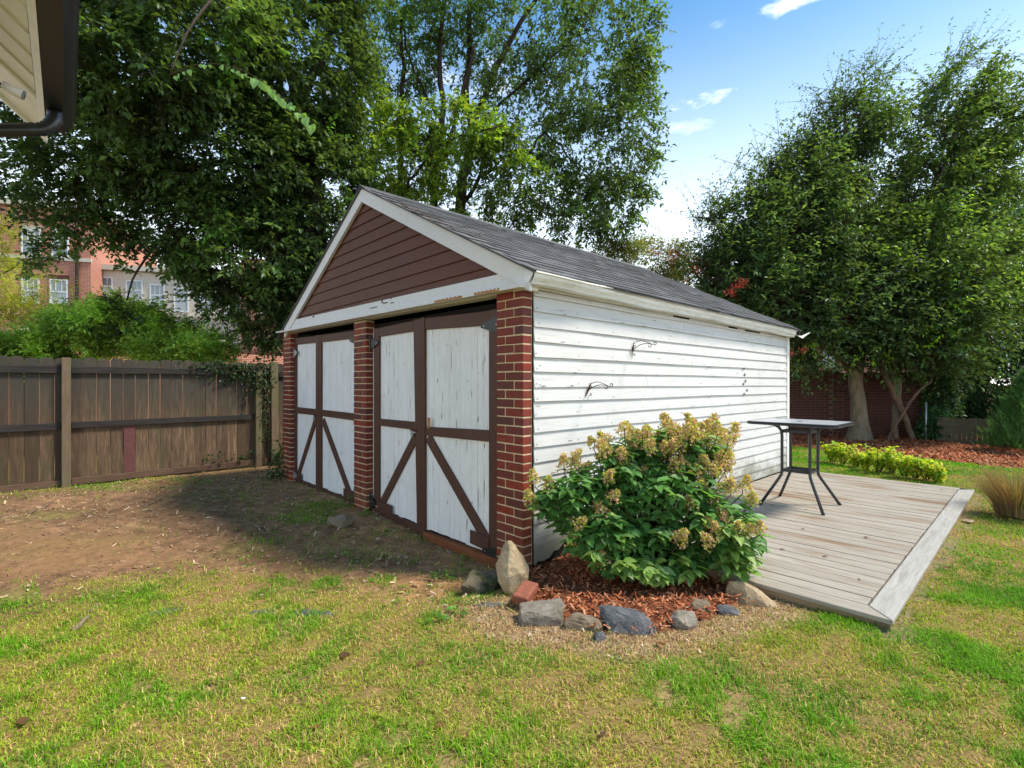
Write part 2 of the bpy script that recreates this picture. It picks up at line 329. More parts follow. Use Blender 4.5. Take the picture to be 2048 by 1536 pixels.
M['rock_brown'] = rockmat('brown_fieldstone', [(.13, .095, .06), (.21, .16, .105), (.30, .25, .18)])
M['rock_moss'] = rockmat('mossy_fieldstone', [(.09, .075, .045), (.15, .125, .08), (.20, .17, .11)], .9)
M['brick_loose'] = simple('worn_brick', (.27, .095, .06), .85, .2, 0, .35, 35, .6)
# ================================================================== GROUND
def poly_sd(x, y, P):
    """signed distance to polygon (positive inside)"""
    P = np.array(P); n = len(P); d = np.full(x.shape, 1e9); ins = np.zeros(x.shape, bool)
    for i in range(n):
        a, b = P[i], P[(i + 1) % n]; e = b - a; w0, w1 = x - a[0], y - a[1]
        k = np.clip((w0 * e[0] + w1 * e[1]) / (e @ e), 0, 1); d = np.minimum(d, np.hypot(w0 - k * e[0], w1 - k * e[1]))
        c = ((a[1] > y) != (b[1] > y)); ins ^= c & (x < (b[0] - a[0]) * (y - a[1]) / ((b[1] - a[1]) + 1e-12) + a[0])
    return np.where(ins, d, -d)
PG = lambda L: [GP(*p) for p in L]
DIRT = [(-14, 5)] + PG([(-400, 1330), (-150, 1255), (60, 1215), (260, 1165), (420, 1150), (560, 1160), (760, 1195), (930, 1232), (1040, 1250)]) + [L2W(-.25, -.4), L2W(0.3, .3), L2W(.3, 5), L2W(2, 6.3), L2W(-9, 6.6)]
BED = PG([(1062, 1160), (1046, 1215), (1060, 1240), (1130, 1243), (1200, 1262), (1300, 1265), (1380, 1250), (1440, 1228), (1500, 1205)]) + [L2W(.84, -1.2), L2W(1.3, -1.2), L2W(1.3, .15), L2W(.05, .1)]
STRAW = PG([(900, 1215), (1000, 1195), (1040, 1200), (1060, 1225), (1240, 1245), (1480, 1190), (1520, 1165), (1640, 1205), (1600, 1235), (1500, 1262), (1400, 1300), (1250, 1312), (1080, 1290), (960, 1265)])
FARBED = PG([(1560, 892), (1600, 897), (1700, 909), (1800, 914), (1900, 925), (2048, 941), (2300, 972), (2700, 1010)]) + [(40, 8), (40, 20), (3, 20), (3.5, 12.5)]
MOSS = PG([(565, 1010), (620, 990), (680, 1000), (690, 1030), (640, 1045), (570, 1035)])
ORANGE = PG([(-60, 1065), (60, 1050), (250, 1085), (330, 1110), (200, 1130), (60, 1150), (-60, 1140)])
ORANGE2 = PG([(300, 1210), (380, 1175), (470, 1145), (530, 1160), (440, 1200), (360, 1215)])
ORANGE3 = PG([(530, 1400), (600, 1365), (700, 1345), (640, 1390), (560, 1410)])
EDGE = [L2W(.75, -2.05), L2W(.75, -2.14), L2W(6, -2.16), L2W(6, -2.05)]
def zones(x, y):
    n1 = fbm(x, y, .9, 21); n2 = fbm(x, y, .28, 22); n3 = fbm(x, y, 2.6, 23)
    jig = .16 * n1 + .06 * n2
    dirt = ss(-.38, .40, poly_sd(x, y, DIRT) + jig * 2.4)
    bed = ss(-.03, .04, poly_sd(x, y, BED) + .03 * n2)
    straw = ss(-.08, .10, poly_sd(x, y, STRAW) + .5 * jig)
    far = ss(-.05, .08, poly_sd(x, y, FARBED) + .08 * n2)
    moss = ss(-.12, .1, poly_sd(x, y, MOSS) + jig)
    org = np.maximum(ss(-.25, .25, poly_sd(x, y, ORANGE) + jig * 1.6), np.maximum(ss(-.08, .08, poly_sd(x, y, ORANGE2) + .5 * jig), ss(-.06, .06, poly_sd(x, y, ORANGE3) + .4 * jig)))
    edge = ss(-.08, .06, poly_sd(x, y, EDGE) + .4 * jig)
    # grass cover 0..1
    patch = ss(.0, .8, n1 + .6 * n2 + .35 * n3)                 # tufts surviving on the dirt
    g = (1 - dirt) * (.62 + .38 * ss(-.9, .5, n1 + .6 * n2)) + dirt * .8 * patch * ss(1.9, -.3, poly_sd(x, y, DIRT))
    bare = ss(.75, 1.15, n1 * .8 + n2 * .9) * (1 - dirt) * ss(2.2, 1.2, x)           # bald spots in the lawn
    g = g * (1 - .8 * bare) * (1 - bed) * (1 - .90 * straw) * (1 - far) * (1 - .95 * org * (.4 + .6 * dirt)) * (1 - .8 * edge)
    s, t = W2L(x, y)
    inside = (s > .1) & (s < 5.65) & (t > -.0) & (t < 5.15); deckin = (s > .84) & (s < 5.75) & (t > -2.05) & (t < .1)
    g = np.where(inside | deckin, 0, g)
    return dict(g=np.clip(g, 0, 1), dirt=dirt, bed=bed, straw=straw, far=far, moss=moss, org=org, bare=bare, edge=edge, n1=n1, n2=n2, n3=n3)
def lerp(a, b, w): return a + (np.asarray(b) - a) * w[..., None]
def ground_color(x, y):
    Z = zones(x, y); c = np.zeros(x.shape + (3,)) + np.array((.26, .175, .07))
    c = lerp(c, (.14, .17, .03), ss(-.3, .8, Z['n1']) * .6)
    c = lerp(c, (.40, .26, .13), Z['bare'] * .8)
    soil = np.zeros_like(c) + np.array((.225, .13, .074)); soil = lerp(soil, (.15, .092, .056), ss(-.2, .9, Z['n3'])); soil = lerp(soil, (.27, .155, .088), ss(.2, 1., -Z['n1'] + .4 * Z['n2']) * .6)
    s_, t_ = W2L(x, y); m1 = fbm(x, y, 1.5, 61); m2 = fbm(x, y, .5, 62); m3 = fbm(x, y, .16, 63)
    shade_lift = np.exp(-((np.minimum(s_, 0) + .0) / 1.25) ** 2) * ss(-1, .2, t_); soil = lerp(soil, (.44, .24, .115), np.clip(shade_lift * (.8 + .3 * m1), 0, 1))  # soil before the doors coloured lighter to offset the garage's shade
    soil = lerp(soil, (.16, .14, .045), ss(.0, .8, m1 + .5 * m2) * .75 * (1 - .75 * shade_lift)); soil = lerp(soil, (.30, .17, .095), ss(.35, 1., -m1 + .5 * m2) * (1 - .7 * shade_lift) * .6); soil = soil * (1 + .34 * m3 + .22 * m2)[..., None]
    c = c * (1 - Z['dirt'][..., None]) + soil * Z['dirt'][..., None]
    c = lerp(c, (.28, .16, .08), Z['org'] * .8); c = lerp(c, (.17, .20, .03), Z['moss'] * .85)
    c = lerp(c, (.36, .26, .16), Z['straw'] * .8); c = lerp(c, (.30, .23, .15), Z['edge'] * .6)
    c = lerp(c, (.20, .065, .03), Z['bed']); c = lerp(c, (.24, .085, .045), Z['far'])
    d = np.sqrt(x * x + y * y); back = ss(13.5, 16, d); c = lerp(c, (.06, .075, .025), back)
    return c
def axis(lo, hi, a, b, step):
    mid = np.arange(a, b, step); l = []; v = a; st = step
    while v > lo: st *= 1.35; v -= st; l.append(v)
    r = []; v = mid[-1]; st = step
    while v < hi: st *= 1.35; v += st; r.append(v)
    return np.array(l[::-1] + list(mid) + r)
gx = axis(-600, 600, -7, 12, .05); gy = axis(-600, 600, .6, 14, .05)
X, Y = np.meshgrid(gx, gy); nx, ny = len(gx), len(gy)
Zh = ground_h(X, Y) + .008 * fbm(X, Y, .22, 41, 2) * ss(14, 8, np.hypot(X, Y)); bedh = ss(-.02, .25, poly_sd(X, Y, BED)) * .03; Zh = Zh + bedh
V = np.stack([X, Y, Zh], -1).reshape(-1, 3); idx = np.arange(nx * ny).reshape(ny, nx)
Fq = np.stack([idx[:-1, :-1], idx[:-1, 1:], idx[1:, 1:], idx[1:, :-1]], -1).reshape(-1, 4)
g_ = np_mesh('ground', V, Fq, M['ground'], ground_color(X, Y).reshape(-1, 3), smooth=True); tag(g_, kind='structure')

# grass blades
def blades(name, pts, hmul, lean, width, cols, label, mat='blade', droop=.45):
    n = len(pts); az = rng.uniform(0, 2 * np.pi, n); h = rng.uniform(.55, 1.25, n) * hmul; ln = rng.uniform(.1, 1, n) * lean
    w = width * rng.uniform(.7, 1.3, n); fa = az + rng.uniform(.9, 2.2, n); dx, dy = np.cos(az), np.sin(az); wx, wy = np.cos(fa) * w / 2, np.sin(fa) * w / 2
    z0 = ground_h(pts[:, 0], pts[:, 1]) - .004
    V = np.empty((n, 5, 3)); p = pts
    V[:, 0] = np.stack([p[:, 0] - wx, p[:, 1] - wy, z0], -1); V[:, 1] = np.stack([p[:, 0] + wx, p[:, 1] + wy, z0], -1)
    m = .55; hx, hy = dx * h * ln * .35, dy * h * ln * .35; zc = h * np.sqrt(np.clip(1 - (ln * .6) ** 2, .1, 1))
    V[:, 2] = np.stack([p[:, 0] + hx + wx * .8, p[:, 1] + hy + wy * .8, z0 + zc * m], -1); V[:, 3] = np.stack([p[:, 0] + hx - wx * .8, p[:, 1] + hy - wy * .8, z0 + zc * m], -1)
    V[:, 4] = np.stack([p[:, 0] + dx * h * ln, p[:, 1] + dy * h * ln, z0 + zc * (1 - droop * ln)], -1)
    b = np.arange(n)[:, None] * 5
    Fc = np.concatenate([b + [0, 1, 2], b + [0, 2, 3], b + [3, 2, 4]], 0); colv = np.repeat(cols, 5, 0) * np.tile(np.array([.8, .8, 1, 1, 1.1]), n)[:, None]
    return tag(np_mesh(name, V.reshape(-1, 3), Fc, M[mat], colv), label, 'grass', kind='stuff')
def scatter_grass(n, x0, x1, y0, y1, power=1.):
    x = rng.uniform(x0, x1, n); y = y0 + (y1 - y0) * rng.uniform(0, 1, n) ** power
    vis = (np.abs(x / y) < 1.38); x, y = x[vis], y[vis]; Z = zones(x, y); keep = rng.uniform(0, 1, len(x)) < Z['g']
    return np.stack([x[keep], y[keep]], -1), {k: v[keep] for k, v in Z.items()}
def grass_cols(P, Z, straw=.3):
    n = len(P); u = rng.uniform(0, 1, n); g1 = np.array((.17, .39, .015)); g2 = np.array((.34, .45, .028)); st = np.array((.66, .46, .20)); g3 = np.array((.09, .26, .012))
    w = ss(-.7, .7, 1.2 * Z['n1'] + .6 * Z['n2'] + .5 * Z['n3'] + rng.normal(0, .35, n))[:, None]; c = g2 * (1 - w) + g1 * w
    k = (rng.uniform(0, 1, n) < ss(.2, 1.1, Z['n3'] - .3 * Z['n1']) * .6)[:, None]; c = np.where(k, g3, c)
    right = ss(1.0, 3.0, P[:, 0]); left_dry = ss(-2.5, -.5, P[:, 0]) * ss(2.3, .4, P[:, 0])
    sf = straw + .22 * left_dry - .12 * right + .4 * Z['bare'] + .5 * Z['straw'] - .34 * ss(.0, .9, Z['n1'] + .6 * Z['n2']) + .22 * ss(.0, .9, -Z['n1'] - .5 * Z['n2'])
    c = np.where((u < sf * .62)[:, None], st * rng.uniform(.7, 1.25, n)[:, None], c)
    return c * rng.uniform(.55, 1.35, n)[:, None] * (1 - .25 * ss(.2, 1.2, Z['n2']))[:, None]
P, Z = scatter_grass(350000, -3.6, 4.2, 1.5, 3.7, 1.25)
blades('grass', P, (.030 + .020 * ss(-.3, .9, Z['n1'] + .7 * Z['n2'])), 1.4, .0036, grass_cols(P, Z, .34), 'short patchy green and straw coloured lawn grass close by')
P, Z = scatter_grass(180000, -7.5, 10, 3.7, 7.5, 1.1)
blades('grass', P, .04, 1.3, .0065, grass_cols(P, Z, .22), 'short green lawn grass beside the deck and on the dirt')
P, Z = scatter_grass(110000, 2.0, 12.5, 7.5, 12.5)
c = grass_cols(P, Z, .06); blades('grass', P, .04, .8, .011, c * np.array((.8, 1.1, .8)), 'bright green lawn strip in front of the bark bed')
# thin straw and twig litter over the dirt and straw edge
def chips(name, pts, L, Wd, cols, label, cat, zoff=.004, tilt=.35, mat='chip'):
    n = len(pts); az = rng.uniform(0, 2 * np.pi, n); l = L * rng.uniform(.4, 1.3, n); w = Wd * rng.uniform(.5, 1.3, n); ti = rng.normal(0, tilt, n); ro = rng.normal(0, tilt, n)
    d = np.stack([np.cos(az) * np.cos(ti), np.sin(az) * np.cos(ti), np.sin(ti)], -1); e = np.stack([-np.sin(az) * np.cos(ro), np.cos(az) * np.cos(ro), np.sin(ro)], -1)
    z = ground_h(pts[:, 0], pts[:, 1]) + zoff + np.abs(np.sin(ti)) * l / 2 + rng.uniform(0, .012, n)
    c = np.stack([pts[:, 0], pts[:, 1], z], -1); a = d * l[:, None] / 2; b = e * w[:, None] / 2; up = np.array((0, 0, 1.)) * (w * .25)[:, None]
    V = np.stack([c - a - b * .6, c + a * .9 - b, c + a + b * .5, c - a * .8 + b, c + up], 1); k = np.arange(n)[:, None] * 5
    Fc = np.concatenate([k + q for q in ([0, 1, 4], [1, 2, 4], [2, 3, 4], [3, 0, 4])], 0)
    return tag(np_mesh(name, V.reshape(-1, 3), Fc, M[mat], np.repeat(cols, 5, 0)), label, cat, kind='stuff')
def pick(n, x0, x1, y0, y1, fn):
    x = rng.uniform(x0, x1, n); y = rng.uniform(y0, y1, n); Z = zones(x, y); k = rng.uniform(0, 1, n) < fn(Z, x, y); return np.stack([x[k], y[k]], -1)
def colmix(n, cols, v=.3): return np.array(cols)[rng.integers(0, len(cols), n)] * rng.uniform(1 - v, 1 + v, n)[:, None]
MUL = [(.36, .10, .04), (.24, .07, .032), (.46, .16, .07), (.13, .045, .025), (.5, .24, .13)]
P = pick(16000, -.1, 2.6, 2.6, 5.0, lambda Z, x, y: Z['bed']); chips('bark_mulch', P, .045, .012, colmix(len(P), MUL), 'red bark mulch chips in the bed under the shrub', 'mulch', .03)
P = pick(42000, 4.5, 12.5, 8., 15, lambda Z, x, y: Z['far']); chips('bark_mulch', P, .085, .03, colmix(len(P), MUL[:3] + MUL[4:]), 'red bark mulch in the bed below the trees', 'mulch', .0)
P = pick(60000, -7, 3.2, 2.2, 8.6, lambda Z, x, y: (Z['dirt'] * (.35 + .3 * ss(0, 1, Z['n2'])) + Z['straw'] * .9 + .25 * Z['edge']) * (1 - Z['bed']) * (1 - .6 * Z['org']))
chips('leaf_litter', P, .028, .008, colmix(len(P), [(.42, .29, .17), (.16, .09, .05), (.55, .44, .30), (.26, .15, .08), (.10, .06, .04), (.22, .20, .06)], .3), 'dry leaf scraps and twigs scattered over the bare soil', 'leaf litter', .0, .25)
P = pick(5000, -6, 2.2, 2.6, 8.4, lambda Z, x, y: Z['dirt'] * (1 - Z['bed']) * (.25 + .75 * np.exp(-((W2L(x, y)[0] + .5) / .7) ** 2)) * (1 - Z['org']))
chips('leaf_litter', P, .05, .018, colmix(len(P), [(.30, .18, .09), (.40, .29, .17), (.16, .09, .05), (.48, .38, .26), (.30, .26, .08)], .3), 'larger dry leaf flakes strewn along the foot of the garage doors', 'leaf litter', .0, .35)
P = pick(130000, -1.2, 2.6, 2.3, 3.9, lambda Z, x, y: Z['straw'] * (1 - Z['bed'])); blades('straw', P, .034, 2.2, .0034, colmix(len(P), [(.62, .46, .27), (.45, .28, .16), (.75, .6, .38), (.3, .17, .10)], .2), 'dead straw coloured grass round the edging stones', droop=.75)['category'] = 'dry grass'

# ================================================================== GARAGE
G = empty('garage', (C0[0], C0[1], 0), ROT, 'small old white clapboard garage with brick piers, brown gable and brown framed doors', 'garage')
# local frame: x = depth along the white side wall, y = leftwards along the door front, z = up
BL, BH, BD, CO = .203, .0595, .096, .0695
def brick_mesh(name, lx, ly, lz, mat):
    b = MB().box(-lx / 2, lx / 2, -ly / 2, ly / 2, -lz / 2, lz / 2); o = b.build(name, mat, bevel=.004); me = o.data; bpy.data.objects.remove(o); return me
long_b = brick_mesh('brick', BD, BL - .009, BH, M['brick']); short_b = brick_mesh('brick', BD, BD, BH, M['brick'])
def pier(t0, s0=0., top=2.10, sink=-.12, flip=0):
    p = MB().box(s0 + .006, s0 + .102, t0 + .006, t0 + .299, sink, top + .012).build('brick_pier', M['mortar'], G)
    z = top - CO / 2; k = 0
    while z > sink:
        rows = [(t0 + .0505, short_b), (t0 + .205, long_b)] if (k + flip) % 2 == 0 else [(t0 + .0995, long_b), (t0 + .2545, short_b)]
        for tc, me in rows:
            o = link('brick', me, p, loc=(s0 + .049 + rng.uniform(-.002, .002), tc + rng.uniform(-.001, .001), z + rng.normal(0, .0008)), rot=(0, rng.uniform(-.005, .005), rng.uniform(-.007, .007)))
        z -= CO; k += 1
    return p
pier(0.0); pier(2.497, flip=1, top=2.08); pier(4.843, top=2.12)
# walls behind
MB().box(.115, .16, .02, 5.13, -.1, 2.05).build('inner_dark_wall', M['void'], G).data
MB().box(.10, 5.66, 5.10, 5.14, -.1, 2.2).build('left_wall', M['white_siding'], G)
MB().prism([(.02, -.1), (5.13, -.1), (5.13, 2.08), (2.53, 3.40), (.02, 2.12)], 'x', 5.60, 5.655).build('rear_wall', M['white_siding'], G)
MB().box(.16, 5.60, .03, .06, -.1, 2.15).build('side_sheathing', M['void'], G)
# clapboards of the side wall: wedge shaped boards, bottom edge proud
zt = 2.165; k = 0; EXP = .1158
def clap(s0, s1, zb, h=EXP, j=0., proud=.017, rot=0.):
    m = MB(); pr = [(-j - .002, zb + h + .004), (-j - proud, zb), (.028, zb), (.028, zb + h + .004)]
    n = max(2, int((s1 - s0) / .35)); v = []; f = []
    for i in range(n + 1):
        s = s0 + (s1 - s0) * i / n; wv = .0025 * math.sin(s * 2.3 + zb * 31) + rot * (s - s0)
        v += [(s, t, z + wv) for t, z in pr]
    for i in range(n):
        for q in range(4): f.append((i * 4 + q, i * 4 + (q + 1) % 4, i * 4 + 4 + (q + 1) % 4, i * 4 + 4 + q))
    f += [(0, 3, 2, 1), (n * 4, n * 4 + 1, n * 4 + 2, n * 4 + 3)]
    m.add(v, f); return m
for k in range(19):
    zb = 2.053 - EXP * k + random.uniform(-.003, .003)
    if k == 18: continue
    br = random.uniform(1.2, 4.6) if k not in (3,) else .82
    cuts = [.108, br, 5.60]
    for a, b in zip(cuts[:-1], cuts[1:]):
        if k == 17 and a < 1: continue
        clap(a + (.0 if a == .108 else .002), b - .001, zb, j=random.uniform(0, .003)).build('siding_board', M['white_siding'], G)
# rotten lowest boards near the pier: ragged lower edge
m = MB(); pts = [(.11, .0), (.11, .20), (1.45, .205), (1.45, .02), (.95, .05), (.78, .10), (.66, .155), (.58, .14), (.52, .13), (.45, .10), (.38, .055), (.33, .06), (.28, .02), (.20, .008), (.15, .02)]
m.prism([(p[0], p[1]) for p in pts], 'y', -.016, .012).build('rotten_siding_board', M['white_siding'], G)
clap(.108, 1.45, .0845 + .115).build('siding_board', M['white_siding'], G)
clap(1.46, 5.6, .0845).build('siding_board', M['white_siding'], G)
MB().box(5.60, 5.695, -.022, .06, -.05, 2.165).build('corner_board', M['white_trim'], G)
MB().box(.103, .109, -.004, .03, -.02, 2.12).build('dark_joint', M['void'], G)
MB().box(.105, 5.66, -.012, .05, 2.055, 2.19).build('frieze_board', M['white_trim'], G)
# gable
SLR, SLL, APX, APZ = .512, .551, 2.53, 3.558
def ztop(t): return APZ - (SLR * (APX - t) if t < APX else SLL * (t - APX))
zb = 2.20; GE = .1235
while zb < 3.42:
    def tr(z): return APX - (APZ - .13 - z) / SLR
    def tl(z): return APX + (APZ - .13 - z) / SLL
    z1 = min(zb + GE + .004, 3.425); a0, a1, b0, b1 = max(tr(zb), .05), max(tr(z1), .05), min(tl(zb), 5.0), min(tl(z1), 5.0)
    v = [(.0, a0, zb), (.0, b0, zb), (.016, b1, z1), (.016, a1, z1), (.03, a0, zb), (.03, b0, zb), (.03, b1, z1), (.03, a1, z1)]
    MB().add(v, [(0, 1, 2, 3), (4, 7, 6, 5), (0, 4, 5, 1), (2, 6, 7, 3), (0, 3, 7, 4), (1, 5, 6, 2)]).build('gable_board', M['brown_gable'], G); zb += GE
def rake(ta, tb, th):
    za, zb_ = ztop(ta), ztop(tb); return MB().prism([(ta, za), (tb, zb_), (tb, zb_ - th), (ta, za - th)], 'x', -.035, -.002)
rake(APX, -.10, .150).build('rake_board', M['white_trim'], G); rake(APX + .001, 4.99, .140).build('rake_board', M['white_trim'], G)
MB().prism([(-.08, 2.112), (4.98, 2.170), (4.98, 2.300), (-.08, 2.235)], 'x', -.020, .0).build('gable_trim_board', M['white_trim'], G)
def drip(s0, s1, za, zb_, zc, zd): # lip under the gable board
    v = [(s0, -.06, za), (s0, 5.16, za + .055), (s1, 5.16, zb_ + .055), (s1, -.06, zb_), (s0, -.06, zc), (s0, 5.16, zc + .055), (s1, 5.16, zd + .055), (s1, -.06, zd)]
    return MB().add(v, [(0, 1, 2, 3), (4, 7, 6, 5), (0, 4, 5, 1), (2, 6, 7, 3), (0, 3, 7, 4), (1, 5, 6, 2)])
drip(-.095, -.0, 2.105, 2.125, 2.085, 2.092).build('drip_moulding', M['white_trim'], G)
drip(.002, .10, 2.10, 2.12, 2.082, 2.078).build('soffit_board', M['white_trim'], G)
# bare splintered wood along the lip
m = MB(); 
for a, b in ((.16, .46), (.62, 1.02)):
    n = 14
    for i in range(n):
        ta = a + (b - a) * i / n; zz = 2.092 + .055 * ta / 5.2; hgt = .004 + .014 * abs(math.sin(i * 1.7 + a * 9))
        m.box(-.0975, -.0955, ta, ta + (b - a) / n * 1.05, zz - .004, zz + hgt)
m.build('splintered_wood', M['raw_wood'], G)
m = MB()
for (ta, z, w, h) in ((1.98, 2.22, .10, .012), (2.08, 2.235, .03, .05), (2.2, 2.20, .16, .010), (1.85, 2.205, .07, .01), (3.9, 2.26, .06, .02), (1.9, 2.25, .02, .04)): m.box(-.0225, -.0205, ta, ta + w, z, z + h)
m.build('flaked_patch', simple('exposed_grey_wood', (.13, .10, .07), .9), G)
# roof
def roof_slab(ta, tb, s0, s1, off0, off1, name, mat):
    za, zb_ = ztop(ta), ztop(tb); return MB().prism([(ta, za + off0), (tb, zb_ + off0), (tb, zb_ + off1), (ta, za + off1)], 'x', s0, s1).build(name, mat, G)
roof_slab(APX, -.16, -.055, 5.80, .002, .018, 'roof_deck', M['shingle']); roof_slab(APX + .001, 5.24, -.055, 5.80, .002, .018, 'roof_deck', M['shingle'])
L = (APX + .17) / math.cos(math.atan(SLR)); ang = math.atan(SLR); tab_w, ex = .302, .142; rows = int(L / ex) + 1
tabm = MB(); tabm.add([(-tab_w / 2 + .004, 0, .009), (tab_w / 2 - .004, 0, .009), (tab_w / 2 - .004, ex + .02, .001), (-tab_w / 2 + .004, ex + .02, .001), (-tab_w / 2 + .004, 0, .0), (tab_w / 2 - .004, 0, .0)],
    [(0, 1, 2, 3), (4, 5, 1, 0), (4, 0, 3), (5, 2, 1)])
tm = tabm.mesh('shingle'); tm.materials.append(M['shingle'])
tabs = []
for r in range(rows):
    tb_ = -.165 + r * ex * math.cos(ang)
    off = (r % 2) * .5 * tab_w + (r % 3) * .03
    for q in range(-1, 20):
        sc_ = -.06 + off + q * tab_w + tab_w / 2
        if sc_ - tab_w / 2 < -.075 or sc_ + tab_w / 2 > 5.86: continue
        if tb_ + ex > APX + .02: continue
        tabs.append((sc_, tb_, ztop(tb_) + .020))
tabs.sort(key=lambda q: q[0] + .3 * q[1])
slope_rot = ang
for s, t_, z_ in tabs[:300]:
    link('shingle', tm, G, loc=(s + rng.normal(0, .003), t_ + rng.normal(0, .002), z_ + .001), rot=(slope_rot, rng.normal(0, .008), rng.normal(0, .006)))
m = MB()
for s, t_, z_ in tabs[300:]:
    c_, s_ = math.cos(slope_rot), math.sin(slope_rot); dz = rng.uniform(0, .002)
    m.add([(v[0] + s, t_ + v[1] * c_ - v[2] * s_, z_ + dz + v[1] * s_ + v[2] * c_) for v in tabm.v], tabm.f)
tag(m.build('rear_shingles', M['shingle'], G), kind='stuff')
q = -.06
while q < 5.8:
    m = MB(); m.prism([(APX - .13, APZ - .13 * SLR + .026), (APX, APZ + .040), (APX + .13, APZ - .13 * SLL + .026), (APX + .13, APZ - .13 * SLL + .018), (APX, APZ + .03), (APX - .13, APZ - .13 * SLR + .018)], 'x', q, min(q + .30, 5.83)).build('ridge_shingle', M['shingle'], G); q += .295
# orange rust / leaf stain debris on roof edge
m = MB()
for i in range(90):
    t_ = 1.75 - .9 * random.random() ** 1.3; s = -.04 + .45 * random.random() ** 2; z_ = ztop(t_) + .034; a = random.uniform(0, 3.1); l = random.uniform(.01, .03)
    m.add([(s + math.cos(a) * l, t_ + math.sin(a) * l, z_ + SLR * math.sin(a) * l), (s - math.sin(a) * l * .4, t_ + math.cos(a) * l * .4, z_ + SLR * math.cos(a) * l * .4 + .004), (s - math.cos(a) * l, t_ - math.sin(a) * l, z_ - SLR * math.sin(a) * l)], [(0, 1, 2)])
tag(m.build('pine_debris', M['dry_leaf'], G), kind='stuff')
# eave fascia and the bent K gutter
MB().box(-.03, 5.72, -.05, -.028, 2.10, 2.185).build('fascia_board', M['white_trim'], G)
def gutter(s0, s1, n, z0, z1, twist):
    prof = [(.0, .092), (.0, .0), (-.055, .0), (-.062, .022), (-.080, .045), (-.084, .078), (-.096, .082), (-.096, .096), (-.090, .096), (-.086, .086), (-.076, .082), (-.072, .050), (-.056, .028), (-.05, .008), (-.008, .008), (-.006, .092)]
    v = []; f = []
    for i in range(n + 1):
        s = s0 + (s1 - s0) * i / n; z = z0 + (z1 - z0) * i / n; tw = twist * math.exp(-((s - .35) / .5) ** 2); wob = .006 * math.sin(s * 2.9) + .004 * math.sin(s * 7.1)
        for (t, zz) in prof: v.append((s, -.052 + t * (1 + .35 * tw) - .010 * tw, z + zz * (1 - .28 * tw) + wob * (1 - zz * 5) - .01 * tw * (zz < .03)))
    k = len(prof)
    for i in range(n):
        for q in range(k): f.append((i * k + q, i * k + (q + 1) % k, (i + 1) * k + (q + 1) % k, (i + 1) * k + q))
    f += [tuple(range(k))[::-1], tuple(n * k + q for q in range(k))]
    return MB().add(v, f)
gu = gutter(-.03, 2.95, 24, 2.118, 2.102, 1.).build('gutter', M['gutter_white'], G, smooth=False)
gutter(2.93, 5.64, 20, 2.108, 2.085, .0).build('gutter', M['gutter_white'], G)
MB().prism([(-.052, 2.215), (-.052, 2.13), (-.105, 2.13), (-.118, 2.15), (-.135, 2.17), (-.14, 2.20), (-.15, 2.215)], 'x', -.036, -.030).build('gutter_end_cap', M['gutter_white'], G)
m = MB()
for s, w, z_ in ((2.2, .35, 2.085), (3.55, .25, 2.075), (4.05, .5, 2.07), (.95, .10, 2.12)): m.box(s, s + w, -.0145, -.0125, z_, z_ + (.02 if s > 1 else .035))
m.build('paint_hole', M['void'], G)
def strip(b):  # fallen eave scrap at the rear corner
    b.tube([(5.66, -.12, 2.13), (5.8, -.16, 2.09), (5.93, -.13, 2.11), (6.05, -.2, 2.18)], [.02, .028, .022, .006], 6, flat=.4); return b
strip(MB()).build('torn_eave_trim', M['white_trim'], G)
MB().box(5.66, 5.74, -.16, -.06, 2.12, 2.2).build('torn_eave_board', M['void'], G)

# doors ---------------------------------------------------------------
SD = .080
def line_at(z, a, b):   # t at height z on the line through a,b (t,z)
    return a[0] + (b[0] - a[0]) * (z - a[1]) / (b[1] - a[1])
def leaf(name, t_hi, t_lo, zbot, ztop_hi, ztop_lo, hinge_side):
    d = empty(name); d.parent = G
    n = max(3, round(abs(t_hi - t_lo) / .082))
    for i in range(n):
        a = t_lo + (t_hi - t_lo) * i / n; b = t_lo + (t_hi - t_lo) * (i + 1) / n
        za = ztop_lo + (ztop_hi - ztop_lo) * (i + .5) / n - .03; dp = random.uniform(0, .0025)
        MB().box(SD + dp, SD + .022, a + .0012, b - .0012, zbot + random.uniform(-.006, .01), za).build('plank', M['white_door'], d)
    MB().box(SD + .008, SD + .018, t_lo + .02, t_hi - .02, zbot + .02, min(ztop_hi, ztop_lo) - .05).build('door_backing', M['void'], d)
    return d
def board(d, pts, s0, s1, mat='brown_trim', name='frame_board'):
    return MB().prism(pts, 'x', s0, s1).build(name, M[mat], d, bevel=.003)
def bar(a, b, w):
    dx, dz = b[0] - a[0], b[1] - a[1]; L = math.hypot(dx, dz); nx_, nz_ = -dz / L * w / 2, dx / L * w / 2
    return [(a[0] + nx_, a[1] + nz_), (b[0] + nx_, b[1] + nz_), (b[0] - nx_, b[1] - nz_), (a[0] - nx_, a[1] - nz_)]
S1 = SD - .022
